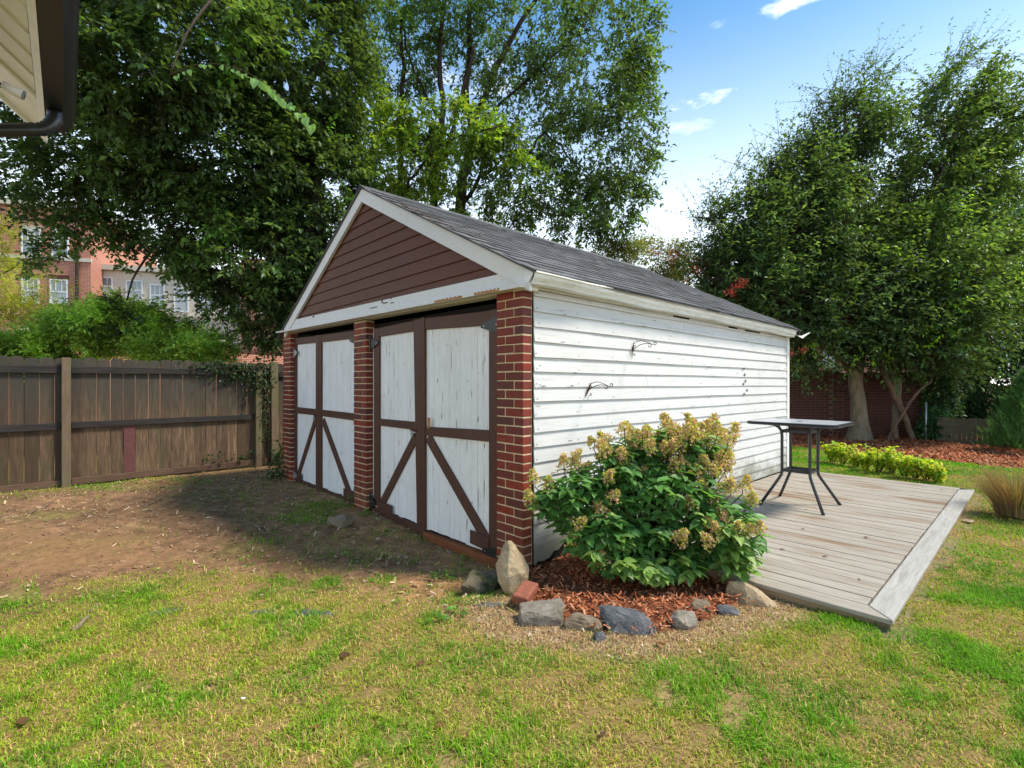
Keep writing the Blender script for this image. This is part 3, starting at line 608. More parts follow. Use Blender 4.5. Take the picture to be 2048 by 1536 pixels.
# right pair, left leaf
d = leaf('garage_door', 2.49, 1.46, .0, 1.99, 2.0, 1); d['label'] = 'left leaf of the nearer door pair'
board(d, [(2.31, 0.03), (2.43, 0.03), (2.43, 1.995), (2.31, 1.995)], S1, SD)
board(d, [(2.31, 1.90), (1.62, 1.905), (1.62, 2.01), (2.31, 1.995)], S1 + .002, SD)
board(d, [(2.31, .924), (1.55, .925), (1.55, 1.005), (2.31, 1.0)], S1 + .002, SD)
board(d, bar((1.585, .86), (2.27, .07), .095), S1 + .004, SD - .001)
board(d, [(2.33, .0), (2.02, .0), (2.02, .10), (2.33, .10)], S1 - .012, S1 - .001)
board(d, [(2.49, -.09), (1.55, -.09), (1.55, -.01), (2.49, .012)], S1 + .003, SD + .02)
MB().box(SD + .0, SD + .025, 2.435, 2.478, .05, 2.0).build('door_casing', M['white_trim'], d)
# right pair, right leaf
d2 = leaf('garage_door', 1.45, .31, -.02, 2.0, 1.985, 0); d2['label'] = 'right leaf of the nearer door pair'
board(d2, [(1.405, -.085), (1.475, -.085), (1.475, 2.022), (1.41, 2.022)], S1 - .006, SD); board(d2, [(1.476, -.08), (1.545, -.08), (1.612, 2.018), (1.476, 2.018)], S1 - .003, SD)
board(d2, [(.32, .0), (.463, .0), (.463, 1.99), (.32, 1.99)], S1, SD)
board(d2, [(1.409, 1.905), (.464, 1.865), (.464, 1.985), (1.409, 2.015)], S1 + .002, SD)
board(d2, [(1.405, .884), (.464, .903), (.464, .999), (1.405, .969)], S1 + .002, SD)
board(d2, bar((1.37, .87), (.46, .04), .105), S1 + .004, SD - .001)
board(d2, [(.70, .015), (.45, .0), (.45, .115), (.70, .13)], S1 - .012, S1 - .001)
MB().prism([(1.40, -.14), (.33, -.15), (.33, -.025), (1.40, -.04)], 'x', S1 - .03, SD + .02).build('threshold_board', M['sill'], G, bevel=.004)
# left pair
d3 = leaf('garage_door', 4.84, 3.97, .0, 2.03, 2.02, 1); d3['label'] = 'left leaf of the farther door pair'
board(d3, [(4.775, 0.0), (4.89, 0.0), (4.89, 2.05), (4.775, 2.05)], S1, SD)
board(d3, [(4.775, 1.955), (4.052, 1.94), (4.052, 2.03), (4.775, 2.05)], S1 + .002, SD)
board(d3, [(4.775, .955), (4.052, .955), (4.052, 1.04), (4.775, 1.045)], S1 + .002, SD)
board(d3, bar((4.07, .92), (4.72, .06), .085), S1 + .004, SD - .001)
board(d3, [(4.80, .0), (4.56, .0), (4.56, .10), (4.80, .10)], S1 - .012, S1 - .001)
board(d3, [(4.8, -.09), (4.05, -.09), (4.05, -.01), (4.8, .012)], S1 + .003, SD + .02)
d4 = leaf('garage_door', 3.96, 2.79, .0, 2.02, 2.0, 0); d4['label'] = 'right leaf of the farther door pair'
board(d4, [(3.955, -.06), (4.05, -.06), (4.05, 2.04), (3.955, 2.04)], S1 - .004, SD); board(d4, [(3.875, -.06), (3.953, -.06), (3.953, 2.035), (3.875, 2.035)], S1 - .001, SD)
board(d4, [(3.874, 1.935), (2.79, 1.92), (2.79, 2.012), (3.874, 2.03)], S1 + .002, SD)
board(d4, [(3.874, .955), (2.79, .945), (2.79, 1.03), (3.874, 1.04)], S1 + .002, SD)
board(d4, bar((3.84, .90), (3.06, .07), .095), S1 + .004, SD - .001)
board(d4, [(3.18, .0), (2.90, .0), (2.90, .11), (3.18, .11)], S1 - .012, S1 - .001)
board(d4, [(3.874, -.09), (2.80, -.09), (2.80, -.01), (3.874, .0)], S1 + .003, SD + .02)
board(d4, [(2.80, -.0), (2.87, -.0), (2.87, 2.0), (2.80, 2.0)], S1, SD)
def peel(par, t0, t1, z0, z1, n, seed, dens_hi=None):
    r = random.Random(seed); m = MB()
    for i in range(n):
        npl = 12; c = t0 + (t1 - t0) * (r.randrange(1, npl) / npl) + r.uniform(-.012, .012); zc = z0 + (z1 - z0) * r.random() ** .8; h = r.choice((.012, .02, .03, .05, .09)) * r.uniform(.6, 1.4); w = r.uniform(.0012, .0036) * (1.5 if h < .03 else 1)
        m.add([(SD - .0006, c, zc - h), (SD - .0006, c + w, zc - h * .3), (SD - .0006, c + w * .7, zc + h * .5), (SD - .0006, c, zc + h), (SD - .0006, c - w, zc + h * .4), (SD - .0006, c - w * .6, zc - h * .5)], [(0, 1, 2, 3, 4, 5)])
    return tag(m.build('peeled_paint', M['peel'], par), kind='stuff')
M['peel'] = simple('bare_grey_wood_under_paint', (.10, .09, .08), .9)
peel(d, 1.64, 2.30, .1, 1.88, 26, 1); peel(d2, .48, 1.38, .05, 1.88, 42, 2); peel(d3, 4.08, 4.76, .1, 1.9, 8, 3); peel(d4, 2.9, 3.85, .1, 1.9, 18, 4)
r = random.Random(9); m = MB()
for i in range(150):
    k_ = r.randrange(0, 18); s_ = .12 + 5.45 * r.random(); zz = 2.053 - EXP * k_ + EXP * (r.random() ** 2.2) * .95 + .001; l = r.uniform(.006, .05); h = r.uniform(.001, .0035) * (2 if l < .015 else 1)
    fr = (zz - (2.053 - EXP * k_)) / EXP; y_ = -.0212 + .0155 * min(1, max(0, fr)) ; m.add([(s_ - l, y_, zz), (s_, y_, zz - h), (s_ + l, y_, zz), (s_ + l * .4, y_ + .0004, zz + h), (s_ - l * .5, y_ + .0004, zz + h * .8)], [(0, 1, 2, 3, 4)])
for (s_, zz) in ((4.0, 1.58), (4.02, 1.5), (4.05, 1.42), (3.98, 1.38), (4.1, 1.30), (4.0, 1.25)): m.add([(s_ - .03, -.0216, zz), (s_, -.0216, zz - .02), (s_ + .03, -.0216, zz), (s_, -.0216, zz + .02)], [(0, 1, 2, 3)])
tag(m.build('peeled_paint', M['peel'], G), kind='stuff')
# hinges, hasps
def strap(par, t0, z0, dirn, ln, mat='black_metal', h=.11):
    m = MB().prism([(t0, z0 - h / 2), (t0 + dirn * .03, z0 - h / 2), (t0 + dirn * ln, z0 - .012), (t0 + dirn * ln, z0 + .018), (t0 + dirn * .03, z0 + h / 2), (t0, z0 + h / 2)], 'x', S1 - .018, S1 - .013)
    m.tube([(S1 - .02, t0, z0 - h * .75), (S1 - .02, t0, z0 + h * .75)], .009, 8); h_ = m.build('hinge', M[mat], par)
    sc = MB()
    for k_ in (.05, .75): sc.tube([(S1 - .021, t0 + dirn * ln * k_ + dirn * .012, z0), (S1 - .016, t0 + dirn * ln * k_ + dirn * .012, z0)], .0055, 6)
    sc.build('screw', M['screw'], par)
strap(d, 2.475, 1.83, -1, .17); strap(d, 2.475, .07, -1, .10, h=.14); strap(d2, .325, 1.86, 1, .22, h=.13); strap(d2, .325, .0, 1, .2, h=.10)
strap(d4, 2.80, 1.90, 1, .2); strap(d4, 2.81, .05, 1, .16, h=.08); strap(d3, 4.86, 1.83, -1, .16, 'galv', .13); strap(d3, 4.86, .05, -1, .15, 'galv', .12)
def padlock(par, t0, z0):
    m = MB(); m.prism([(t0 - .016, z0 - .06), (t0 + .016, z0 - .06), (t0 + .018, z0 - .02), (t0 - .018, z0 - .02)], 'x', S1 - .03, S1 - .012)
    m.tube([(S1 - .02, t0 + .011 * math.cos(a) , z0 - .02 + .022 * math.sin(a)) for a in np.linspace(0, math.pi, 7)], .003, 6); p = m.build('padlock', M['galv'], par, bevel=.001)
    MB().box(S1 - .012, S1 - .007, t0 - .05, t0 + .05, z0 - .012, z0 + .012).build('hasp', M['rust'], par)
padlock(d, 1.60, .92); padlock(d3, 4.06, .955)
MB().box(S1 - .02, S1 - .012, 1.30, 1.335, .965, 1.06).build('wooden_latch', M['raw_wood'], d2, rot=None)

# plant hanger brackets on the white wall
def bracket(label, s, z0, z1, tilt):
    b = empty('plant_bracket', (*L2W(s, -.018), (z0 + z1) / 2), ROT, label, 'plant bracket', 'iron plant brackets on the white wall'); h = (z1 - z0) / 2; dx = tilt
    MB().add([(dx * 1.0, -.004, h * 1.05), (dx * .3 + .011, -.006, .01), (-dx * 1.0, -.004, -h * 1.05), (-dx * .2 - .011, -.006, -.01), (dx * .0, .004, .0), (0, -.012, 0)], [(0, 1, 5), (1, 2, 5), (2, 3, 5), (3, 0, 5), (0, 4, 1), (1, 4, 2), (2, 4, 3), (3, 4, 0)]).build('back_plate', M['rust'], b)
    def arc(pts): return MB().tube(pts, .0032, 6)
    def curl(c, r, a0, a1, k=12): return [(dx * .4 * (1 - abs(c[0]) * 3), -(c[0] + (r * (1 - .5 * i / k)) * math.cos(a0 + (a1 - a0) * i / k)), c[1] + (r * (1 - .5 * i / k)) * math.sin(a0 + (a1 - a0) * i / k)) for i in range(k + 1)]
    top = [(dx * .7, -.006, h * .62), (dx * .6, -.04, h * .85), (dx * .4, -.09, h * .92), (dx * .3, -.14, h * .75), (dx * .15, -.19, h * .50), (dx * .1, -.225, h * .36)] + curl((.235, h * .36 + .014), .016, -1.4, 3.6)
    arc(top).build('arm', M['rust'], b)
    low = [(-dx * .3, -.006, -h * .2), (0, -.04, h * .2), (dx * .1, -.08, h * .45), (dx * .1, -.13, h * .56), (dx * .1, -.175, h * .5)] + curl((.18, h * .5 - .018), .018, 1.2, -3.6)
    arc(low).build('arm', M['rust'], b); arc(curl((.018, h * .35), .013, -2.8, 2.4)).build('scroll', M['rust'], b); arc(curl((.015, -h * .6), .012, -2.8, 2.4)).build('scroll', M['rust'], b)
    return b
bracket('upper rusty scrolled bracket, nearer the far end of the wall', 1.432, 1.627, 1.79, .012); bracket('lower tilted rusty scrolled bracket, nearer the brick pier', .757, 1.264, 1.404, .04)
# nail heads of the gable boards and clapboards
m = MB(); r = random.Random(4)
for k_ in range(17):
    for q_ in range(12):
        s_ = .14 + q_ * .49 + r.uniform(-.02, .02); z_ = 2.053 - EXP * k_ + .024
        if s_ < 5.58: m.add([(s_ - .004, -.0200, z_ - .004), (s_ + .004, -.0200, z_ - .004), (s_ + .004, -.0196, z_ + .004), (s_ - .004, -.0196, z_ + .004)], [(0, 1, 2, 3)])
tag(m.build('nail_heads', M['rust'], G), kind='stuff')
# ================================================================== FENCE ON THE LEFT
FT = 6.43
Fn = empty('board_fence', (*L2W(-1.5, FT), 0), ROT, 'tall weathered board fence with dog-eared tops running from the garage to the left', 'fence')
fx = lambda s: s + 1.5
gaps = [-4.26, -4.12, -3.975, -3.83, -3.69, -3.55, -3.41, -3.27, -3.12, -2.946, -2.808, -2.664, -2.513, -2.368, -2.225, -2.076, -1.927, -1.782, -1.642, -1.486, -1.343, -1.202, -1.052, -.897, -.748, -.597, -.445, -.298, -.145, .0, .145, .29, .43, .57, .72]
for a, b in zip(gaps[:-1], gaps[1:]):
    a2, b2 = fx(a) + .0014 + random.uniform(0, .0022), fx(b) - .0014 - random.uniform(0, .0022); h = 1.735 + random.uniform(-.012, .012); tl_ = random.uniform(-.003, .003); c = .030
    if a > -.2: h += .0
    pts = [(a2, .02), (b2, .02), (b2 + tl_, h - c), (b2 + tl_ - c * .45, h - c * .25), (b2 + tl_ - c * 1.3, h), (a2 + tl_ + c * 1.3, h), (a2 + tl_ + c * .45, h - c * .25), (a2 + tl_, h - c)]
    y0 = random.uniform(0, .003); MB().prism(pts, 'y', y0, y0 + .017).build('fence_board', M['fence'], Fn, bevel=.0015)
def rail(s0, s1, z0, z1, z0b, z1b, mat, name='fence_rail', y0=-.037, y1=-.001):
    return MB().prism([(fx(s0), z0), (fx(s1), z0b), (fx(s1), z1b), (fx(s0), z1)], 'y', y0, y1).build(name, M[mat], Fn, bevel=.003)
rail(-4.26, -2.45, 1.525, 1.620, 1.525, 1.62, 'fence_rail'); rail(-2.345, -.04, 1.525, 1.62, 1.53, 1.615, 'fence_rail'); rail(.07, .20, 1.50, 1.59, 1.50, 1.59, 'fence_rail'); rail(.34, .72, 1.5, 1.59, 1.5, 1.59, 'fence_rail')
rail(-4.26, -2.45, .756, .852, .762, .858, 'fence_rail'); rail(-2.345, -.04, .775, .86, .785, .872, 'fence_rail'); rail(.07, .20, .8, .89, .8, .89, 'fence_rail')
rail(-4.26, -2.45, -.03, .075, -.02, .08, 'fence_kick', 'kickboard'); rail(-2.345, -.04, .0, .09, .015, .11, 'fence_kick', 'kickboard'); rail(.07, .20, .02, .12, .02, .12, 'fence_kick', 'kickboard'); rail(.34, .72, .02, .12, .02, .12, 'fence_kick', 'kickboard')
def post(s, w, h, lean=0., y0=-.095, y1=-.038): 
    v = []; 
    for z, l in ((-.1, 0), (h, lean)): v += [(fx(s) + l, y0, z), (fx(s) + w + l, y0, z), (fx(s) + w + l, y1, z), (fx(s) + l, y1, z)]
    return MB().add(v, [(0, 3, 2, 1), (4, 5, 6, 7), (0, 1, 5, 4), (1, 2, 6, 5), (2, 3, 7, 6), (3, 0, 4, 7)]).build('fence_post', M['post'], Fn, bevel=.005)
post(-2.446, .095, 1.735); post(-.035, .095, 1.60); post(.215, .115, 1.76, -.012)
o = MB().box(fx(-1.778), fx(-1.645), -.014, -.001, .095, .783).build('red_repair_board', simple('faded_maroon_paint', (.13, .048, .045), .7), Fn, bevel=.002); o['label'] = 'short maroon repair board'

# ================================================================== DECK
DZ = .072
Dk = empty('deck', (*L2W(.80, -.02), 0), ROT, 'low silvered timber deck with a mitred border beside the white garage wall', 'deck')
S_0, S_1, T_0, T_1, BW = 0., 4.97, .0, -2.075, .135
y = S_0 + BW + .004; k = 0
while y < S_1 - .14:
    wd = .1345; b = min(y + wd, S_1 - .14); T1 = T_1 + BW + .010
    g = .0022 if k % 3 else .0045
    MB().box(y + g, b - g, T1 + random.uniform(0, .003), T_0, DZ - .026, DZ + random.uniform(-.0015, .0015)).build('deck_board', M['deck'], Dk, bevel=.002); y += wd + .0035; k += 1
def dprism(pts, name, mat, z0=DZ - .026, z1=DZ + .001): return MB().prism(pts, 'z', z0, z1).build(name, M[mat], Dk, bevel=.003)
dprism([(S_0, T_0), (S_0 + BW, T_0), (S_0 + BW, T_1 + BW + .004), (S_0, T_1 + .004)], 'border_board', 'deck'); dprism([(S_0 + .004, T_1), (S_0 + BW + .004, T_1 + BW), (S_1 - .01, T_1 + BW), (S_1, T_1)], 'border_board', 'deck_border')
dprism([(S_1 - .135, T_0), (S_1, T_0), (S_1, T_1 + .004), (S_1 - .135, T_1 + BW + .004)], 'border_board', 'deck')
MB().box(.018, .055, T_1 + .02, T_0, -.08, DZ - .027).build('rim_board', M['joist'], Dk); MB().box(.055, S_1 - .02, T_1 + .02, T_1 + .055, -.08, DZ - .027).build('rim_board', M['joist'], Dk)
MB().box(.012, .018, T_1 + .012, T_1 + .075, -.07, DZ - .03).build('corner_block', M['rock_brown'], Dk)
MB().box(S_1 - .055, S_1 - .018, T_1 + .02, T_0, -.08, DZ - .027).build('rim_board', M['joist'], Dk)
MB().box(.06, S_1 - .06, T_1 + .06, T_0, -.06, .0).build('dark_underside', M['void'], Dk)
# dry leaves on the deck and the lawn
def leafcurl(name, pos, size, rz, label, cat='fallen leaf', group=None, mat='dry_leaf', seed=0):
    r = random.Random(seed); v = []; f = []
    for i in range(5):
        x = -1 + i * .5; w = (.0, .42, .55, .36, .0)[i]; z = .18 * x * x + r.uniform(0, .1)
        v += [(x, -w, z + .22 * w + r.uniform(0, .15)), (x, 0, z), (x, w, z + .22 * w + r.uniform(0, .12))]
    for i in range(4):
        for q in range(2): f.append((i * 3 + q, i * 3 + q + 1, i * 3 + q + 4, i * 3 + q + 3))
    o = MB().add([tuple(c * size for c in p) for p in v], f).build(name, M[mat], None, smooth=True, loc=pos, rot=(r.uniform(-.2, .2), r.uniform(-.2, .2), rz)); return tag(o, label, cat, group)
for i, (px, py, lab) in enumerate([(1545, 1012, 'tiny dark dry leaf by the left table foot'), (1612, 1020, 'curled brown leaf lying between the front table feet'), (1606, 1058, 'tan curled leaf on the deck in front of the table'), (1732, 1076, 'dark red leaf on a deck board near the right border'), (1520, 1094, 'small dark leaf at the shrub side of the deck'),
                                    (1565, 1100, 'small black leaf scrap in the middle of the front deck boards'), (1650, 1114, 'black leaf scrap close to the front deck boards'), (1718, 1160, 'brown leaf bit near the mitred deck corner'), (1883, 980, 'dry leaf caught in the gap at the far border')]):
    leafcurl('fallen_leaf', (*GP(px, py, DZ), DZ + .003), random.uniform(.014, .024), random.uniform(0, 6), lab, seed=i)
for i, (px, py, sz, lab) in enumerate([(690, 1302, .035, 'pale pink curled leaf on the lawn'), (1320, 1186 + 100, .03, 'orange leaf below the slate stone at the lawn edge'), (1856, 1130, .03, 'dark leaf against the right deck edge'), (1890, 1142, .03, 'tan leaf on the lawn right of the deck'), (487, 1390, .013, 'white paper scrap on the lawn'),
                                   (45, 1440, .035, 'brown leaf at the left side of the lawn'), (1205, 1465, .02, 'small orange leaf in the front lawn'), (1535, 1522, .02, 'dark red leaf at the bottom of the lawn'), (840, 1320, .03, 'dark folded leaf on the straw patch'), (1750, 1250, .02, 'pale leaf on the lawn by the deck corner'), (1285, 1312, .018, 'tiny leaf in the green lawn patch'),
                                   (630, 1450, .02, 'upright orange leaf in the lawn'), (880, 1450, .024, 'red brown leaf near the middle of the lawn'), (935, 1475, .018, 'yellow brown leaf in the lawn'), (430, 1105, .02, 'pale leaf on the brown soil'), (500, 997, .022, 'flat pale leaf on the shaded soil'), (505, 1020, .016, 'yellow leaf on the shaded soil')]):
    m_ = 'gutter_white' if 'white' in lab else 'dry_leaf'; x, y_ = GP(px, py, .01); leafcurl('paper_scrap' if 'white' in lab else 'fallen_leaf', (x, y_, ground_h(np.array(x), np.array(y_)) + .016), sz, random.uniform(0, 6), lab, 'paper scrap' if 'white' in lab else 'fallen leaf', mat=m_, seed=50 + i)
# sticks
def stick(px, py, px2, py2, r, lab, mat='bark_grey'):
    a = np.array(GP(px, py, .02)); b = np.array(GP(px2, py2, .02)); n = 7; pts = []
    for i in range(n):
        q = a + (b - a) * i / (n - 1) + rng.normal(0, .006, 2) * (0 < i < n - 1); pts.append((q[0], q[1], float(ground_h(q[0], q[1])) + r * .8 + .006 * math.sin(i * 1.9)))
    o = MB().tube(pts, [r * (1 - .4 * i / n) for i in range(n)], 7).build('stick', M[mat], None, smooth=True); return tag(o, lab, 'stick')
stick(145, 1248, 178, 1218, .015, 'thick broken stick lying in the left lawn'); stick(180, 1210, 200, 1192, .008, 'thin stick end beyond the thick broken stick'); stick(60, 1030, 105, 1008, .014, 'crooked root like stick on the soil by the fence', 'bark_tan'); stick(320, 972, 400, 966, .007, 'pale thin twig near the foot of the fence'); stick(290, 1015, 335, 990, .008, 'thin twig on the shaded soil')
stick(745, 1060, 810, 1066, .004, 'pale straw twig in front of the farther brick pier', 'post'); stick(1215, 1160, 1290, 1228, .004, 'thin dry stem lying across the red mulch', 'post'); stick(590, 985, 605, 977, .006, 'short pale wood sliver by the farther doors', 'post')

# ================================================================== BISTRO TABLE
tx, ty = 3.118, 5.38
T = empty('bar_table', (tx, ty, DZ), ROT, 'tall charcoal metal bar table with four splayed legs standing on the deck', 'table')
TH = .905
def rrect(hx, hy, r, n=6):
    pts = []
    for cx, cy, a0 in ((hx - r, hy - r, 0), (-hx + r, hy - r, 90), (-hx + r, -hy + r, 180), (hx - r, -hy + r, 270)):
        pts += [(cx + r * math.cos(math.radians(a0 + 90 * i / n)), cy + r * math.sin(math.radians(a0 + 90 * i / n))) for i in range(n + 1)]
    return pts
hx, hy = .37, .435
slat = simple('brushed_grey_tabletop', (.50, .51, .54), .30, .5, .2, .12, 25, .05)
MB().prism(rrect(hx, hy, .075), 'z', TH - .018, TH - .004).build('table_rim', M['dark_metal'], T)
n = 5; w = (hy * 2 - .06) / n
for i in range(n):
    a = -hy + .03 + i * w; ex_ = .045 if i in (0, n - 1) else .02
    MB().box(-hx + ex_, hx - ex_, a + .0015, a + w - .0015, TH - .006, TH).build('top_slat', slat, T, bevel=.001)
m = MB(); ring = rrect(hx, hy, .075); ri = rrect(hx - .022, hy - .022, .06); nn = len(ring)
v = [(p[0], p[1], TH - .004) for p in ring] + [(p[0], p[1], TH + .001) for p in ri] + [(p[0], p[1], TH - .03) for p in ring] + [(p[0], p[1], TH - .034) for p in ri]
f = []
for i in range(nn):
    j = (i + 1) % nn; f += [(i, j, nn + j, nn + i), (i, 2 * nn + i, 2 * nn + j, j), (2 * nn + i, 3 * nn + i, 3 * nn + j, 2 * nn + j)]
m.add(v, f).build('edge_frame', M['dark_metal'], T)
MB().tube([(0, 0, TH + .0), (0, 0, TH + .003)], .03, 16).build('umbrella_hole_cap', M['dark_metal'], T)
for sx in (-1, 1):
    for sy in (-1, 1):
        a = .135; ft = .30
        pts = [(sx * (a + .10), sy * (a + .10), TH - .028), (sx * (a + .06), sy * (a + .06), TH - .036), (sx * (a + .025), sy * (a + .025), TH - .062), (sx * (a + .004), sy * (a + .004), TH - .105), (sx * a, sy * a, TH - .16), (sx * a, sy * a, .42), (sx * a, sy * a, .36), (sx * (a + .006), sy * (a + .006), .325), (sx * (a + .022), sy * (a + .022), .29), (sx * ft, sy * ft, .004)]
        MB().tube(pts, .0155, 10).build('leg', M['dark_metal'], T, smooth=True)
        MB().tube([(sx * (ft - .004), sy * (ft - .004), .012), (sx * (ft + .003), sy * (ft + .003), .0)], .0175, 8).build('foot_cap', M['black_metal'], T)
for z_, h_, nm in ((.375, .03, 'lower_shelf_frame'), (TH - .105, .032, 'upper_brace_frame')):
    m = MB(); a = .128
    for sgn in (-1, 1): m.box(-a, a, sgn * a - .008, sgn * a + .008, z_ - h_ / 2, z_ + h_ / 2); m.box(sgn * a - .008, sgn * a + .008, -a + .009, a - .009, z_ - h_ / 2 + .001, z_ + h_ / 2 - .001)
    m.build(nm, M['dark_metal'], T)
MB().box(-.118, .118, -.03, .03, .372, .378).box(-.03, .03, -.118, -.031, .372, .378).box(-.03, .03, .031, .118, .372, .378).build('shelf_plate', M['dark_metal'], T)

# ================================================================== ROCKS
import bmesh
def rock(name, px, py, dims, rz, mat, label, seed, cuts=9, z=0., tilt=(0, 0), noise=.10, world=None, sink=.25, cat='stone', group='stones edging the shrub bed', pts=None):
    """angular stone: hull of a few corner points, then broken and roughened faces"""
    r = np.random.default_rng(seed); bm = bmesh.new()
    if pts is None:
        n = 13 + cuts // 3; pts = []
        for i in range(n):
            a = 2.4 * i + r.uniform(-.3, .3); h = -1 + 2 * (i + .5) / n; q = np.array((math.cos(a), math.sin(a), 0)) * (1 - abs(h) ** 3.5) ** .5 * r.uniform(.75, 1.15); q[2] = h * r.uniform(.75, 1.05); pts.append(q)
    for q in pts: bm.verts.new([float(q[k] * dims[k] / 2) for k in range(3)])
    bmesh.ops.convex_hull(bm, input=bm.verts[:]); bmesh.ops.delete(bm, geom=[v for v in bm.verts if not v.link_faces], context='VERTS')
    bmesh.ops.bevel(bm, geom=bm.edges[:], offset=min(dims) * .035, segments=1, affect='EDGES', clamp_overlap=True)
    bmesh.ops.triangulate(bm, faces=bm.faces[:]); bmesh.ops.subdivide_edges(bm, edges=[e for e in bm.edges if e.calc_length() > min(dims) * .12], cuts=2, use_grid_fill=True); bmesh.ops.triangulate(bm, faces=bm.faces[:])
    V = np.array([v.co[:] for v in bm.verts]); sc = float(np.mean(dims)); N = np.stack([fbm3(V, sc * .55, seed + i) + .6 * fbm3(V, sc * .18, seed + 7 + i) for i in range(3)], -1); V = V + N * sc * .016 * (noise / .1)
    for v, c in zip(bm.verts, V): v.co = c
    me = bpy.data.meshes.new(name); bm.to_mesh(me); bm.free(); me.materials.append(M[mat]); x, y = world if world else GP(px, py, 0)
    o = link(name, me, None, False, (x, y, z + float(ground_h(np.array(x), np.array(y))) + dims[2] * (.5 - sink)), (tilt[0], tilt[1], rz)); return tag(o, label, cat, group)
rock('boulder', 0, 0, (.22, .20, .36), 0, 'rock_tan', 'large pale tan boulder standing against the corner brick pier', 5, world=(.005, 3.36), sink=.06, group=None, cat='boulder', noise=.08, pts=[(-.45, .2, 1.0), (-.05, .25, 1.05), (-.15, -.25, .95), (.0, .1, .72), (-.62, -.1, .62), (-1.0, -.3, .15), (-.98, .5, .1), (-.9, -.7, -.35), (-.5, -.6, -.85), (-.05, -1., -.78), (.25, -.6, -1.0), (.0, .6, -1.), (.62, -.8, -.1), (.95, -.2, -.35), (1.02, .3, .0), (.65, .1, .42), (.3, -.35, .55), (-.2, -.75, .35), (.8, .5, -.7), (-.3, -1., -.1)])
rock('boulder', 0, 0, (.34, .26, .22), .6, 'rock_moss', 'moss covered boulder half buried before the threshold board', 12, world=(-.215, 3.47), sink=.30, cuts=8, group=None, cat='boulder', noise=.14)
rock('boulder', 0, 0, (.28, .24, .19), .1, 'rock_brown', 'brown rounded rock on the soil before the middle brick pier', 9, world=(-1.72, 5.0), sink=.3, cuts=5, group=None, cat='boulder')
rock('edging_stone', 1084, 1236, (.265, .15, .15), .0, 'rock_grey', 'long flat topped grey stone beside the loose brick', 21, sink=.27, noise=.12, pts=[(-1, -.5, .45), (-.95, .8, .6), (.95, .9, 1.0), (1.0, -.2, .95), (.75, -1, .1), (-.85, -1, .05), (-1, -.6, -1), (-1, .9, -1), (.9, -.9, -1), (.9, .9, -1), (.2, -1, .5), (0, 1, .8), (-.5, -.9, .35), (-1.05, .1, -.2)])
rock('edging_stone', 1165, 1246, (.25, .16, .15), -.15, 'rock_brown', 'low brown stone sloping to the right next to the long grey stone', 33, sink=.5, cuts=9, noise=.12)
rock('edging_stone', 1258, 1252, (.34, .18, .16), -.12, 'rock_blue', 'largest blue grey slate stone at the front of the bed', 44, sink=.25, noise=.1, pts=[(-1, .2, 1.05), (-.55, .3, .85), (.05, .4, .8), (.5, .3, .65), (.95, .1, -.5), (1.0, -.8, -1), (-.9, .8, -1), (.8, .9, -1), (-.55, -1, -1), (.2, -1.05, -.9), (-.5, -.6, .15), (.3, -.6, .3), (.0, -.8, -.2)])
rock('edging_stone', 1198, 1275, (.09, .06, .08), .5, 'rock_blue', 'small slate splinter in front of the big slate stone', 45, sink=.3)
rock('edging_stone', 1368, 1246, (.19, .15, .14), .3, 'rock_grey', 'rounded grey brown stone right of the slate stone', 52, sink=.33, cuts=6)
rock('edging_stone', 1398, 1218, (.16, .12, .12), .2, 'rock_brown', 'square brown stone tucked behind the rounded stone', 61, sink=.33, cuts=8)
rock('edging_stone', 1452, 1222, (.16, .10, .085), -.3, 'rock_blue', 'small light grey stone between the brown one and the deck', 70, sink=.33, cuts=8)
rock('edging_stone', 1512, 1202, (.34, .15, .17), -.75, 'rock_tan', 'long tan stone pointing at the deck edge', 83, sink=.33, pts=[(-1, -.4, .9), (-.7, .6, 1.0), (-.3, -.3, .95), (.2, .5, .5), (.3, -.4, .35), (1.05, .0, -.6), (.9, .7, -1), (.8, -.8, -1), (-.9, .9, -.9), (-1., -.9, -.6), (-.2, -1, -.3), (0, 1, -1), (-1.05, 0, 0)])
rock('edging_stone', 1885, 1033, (.16, .12, .14), .4, 'rock_grey', 'pale stone beside the far right edge of the deck', 91, sink=.3, group=None)
rock('edging_stone', 1935, 1040, (.12, .09, .05), .1, 'rock_tan', 'flat tan stone in the grass near the brown grass clump', 92, sink=.3, group=None)
o = MB().box(-.10, .10, -.05, .05, -.03, .03).build('loose_brick', M['brick_loose'], None, bevel=.006, loc=(.085, 3.15, .055), rot=(.1, -.12, 1.15)); tag(o, 'single loose red brick lying between the tan boulder and the long grey stone', 'brick')
for i, (px, py, s_) in enumerate([(620, 1215, .2), (530, 1213, .15), (980, 1205, .16), (330, 1215, .17)]): rock('flat_stone', px, py, (s_ * 1.6, s_ * .6, .04), .1 * i, 'rock_blue', ['dark flat stone flush with the lawn, middle of the row', 'small dark flat stone flush with the turf', 'dark flat stone flush with the soil near the mossy boulder', 'grey flat stone flush with the soil at the orange patch'][i], 100 + i, sink=.62, group='flat stones set flush in the ground')

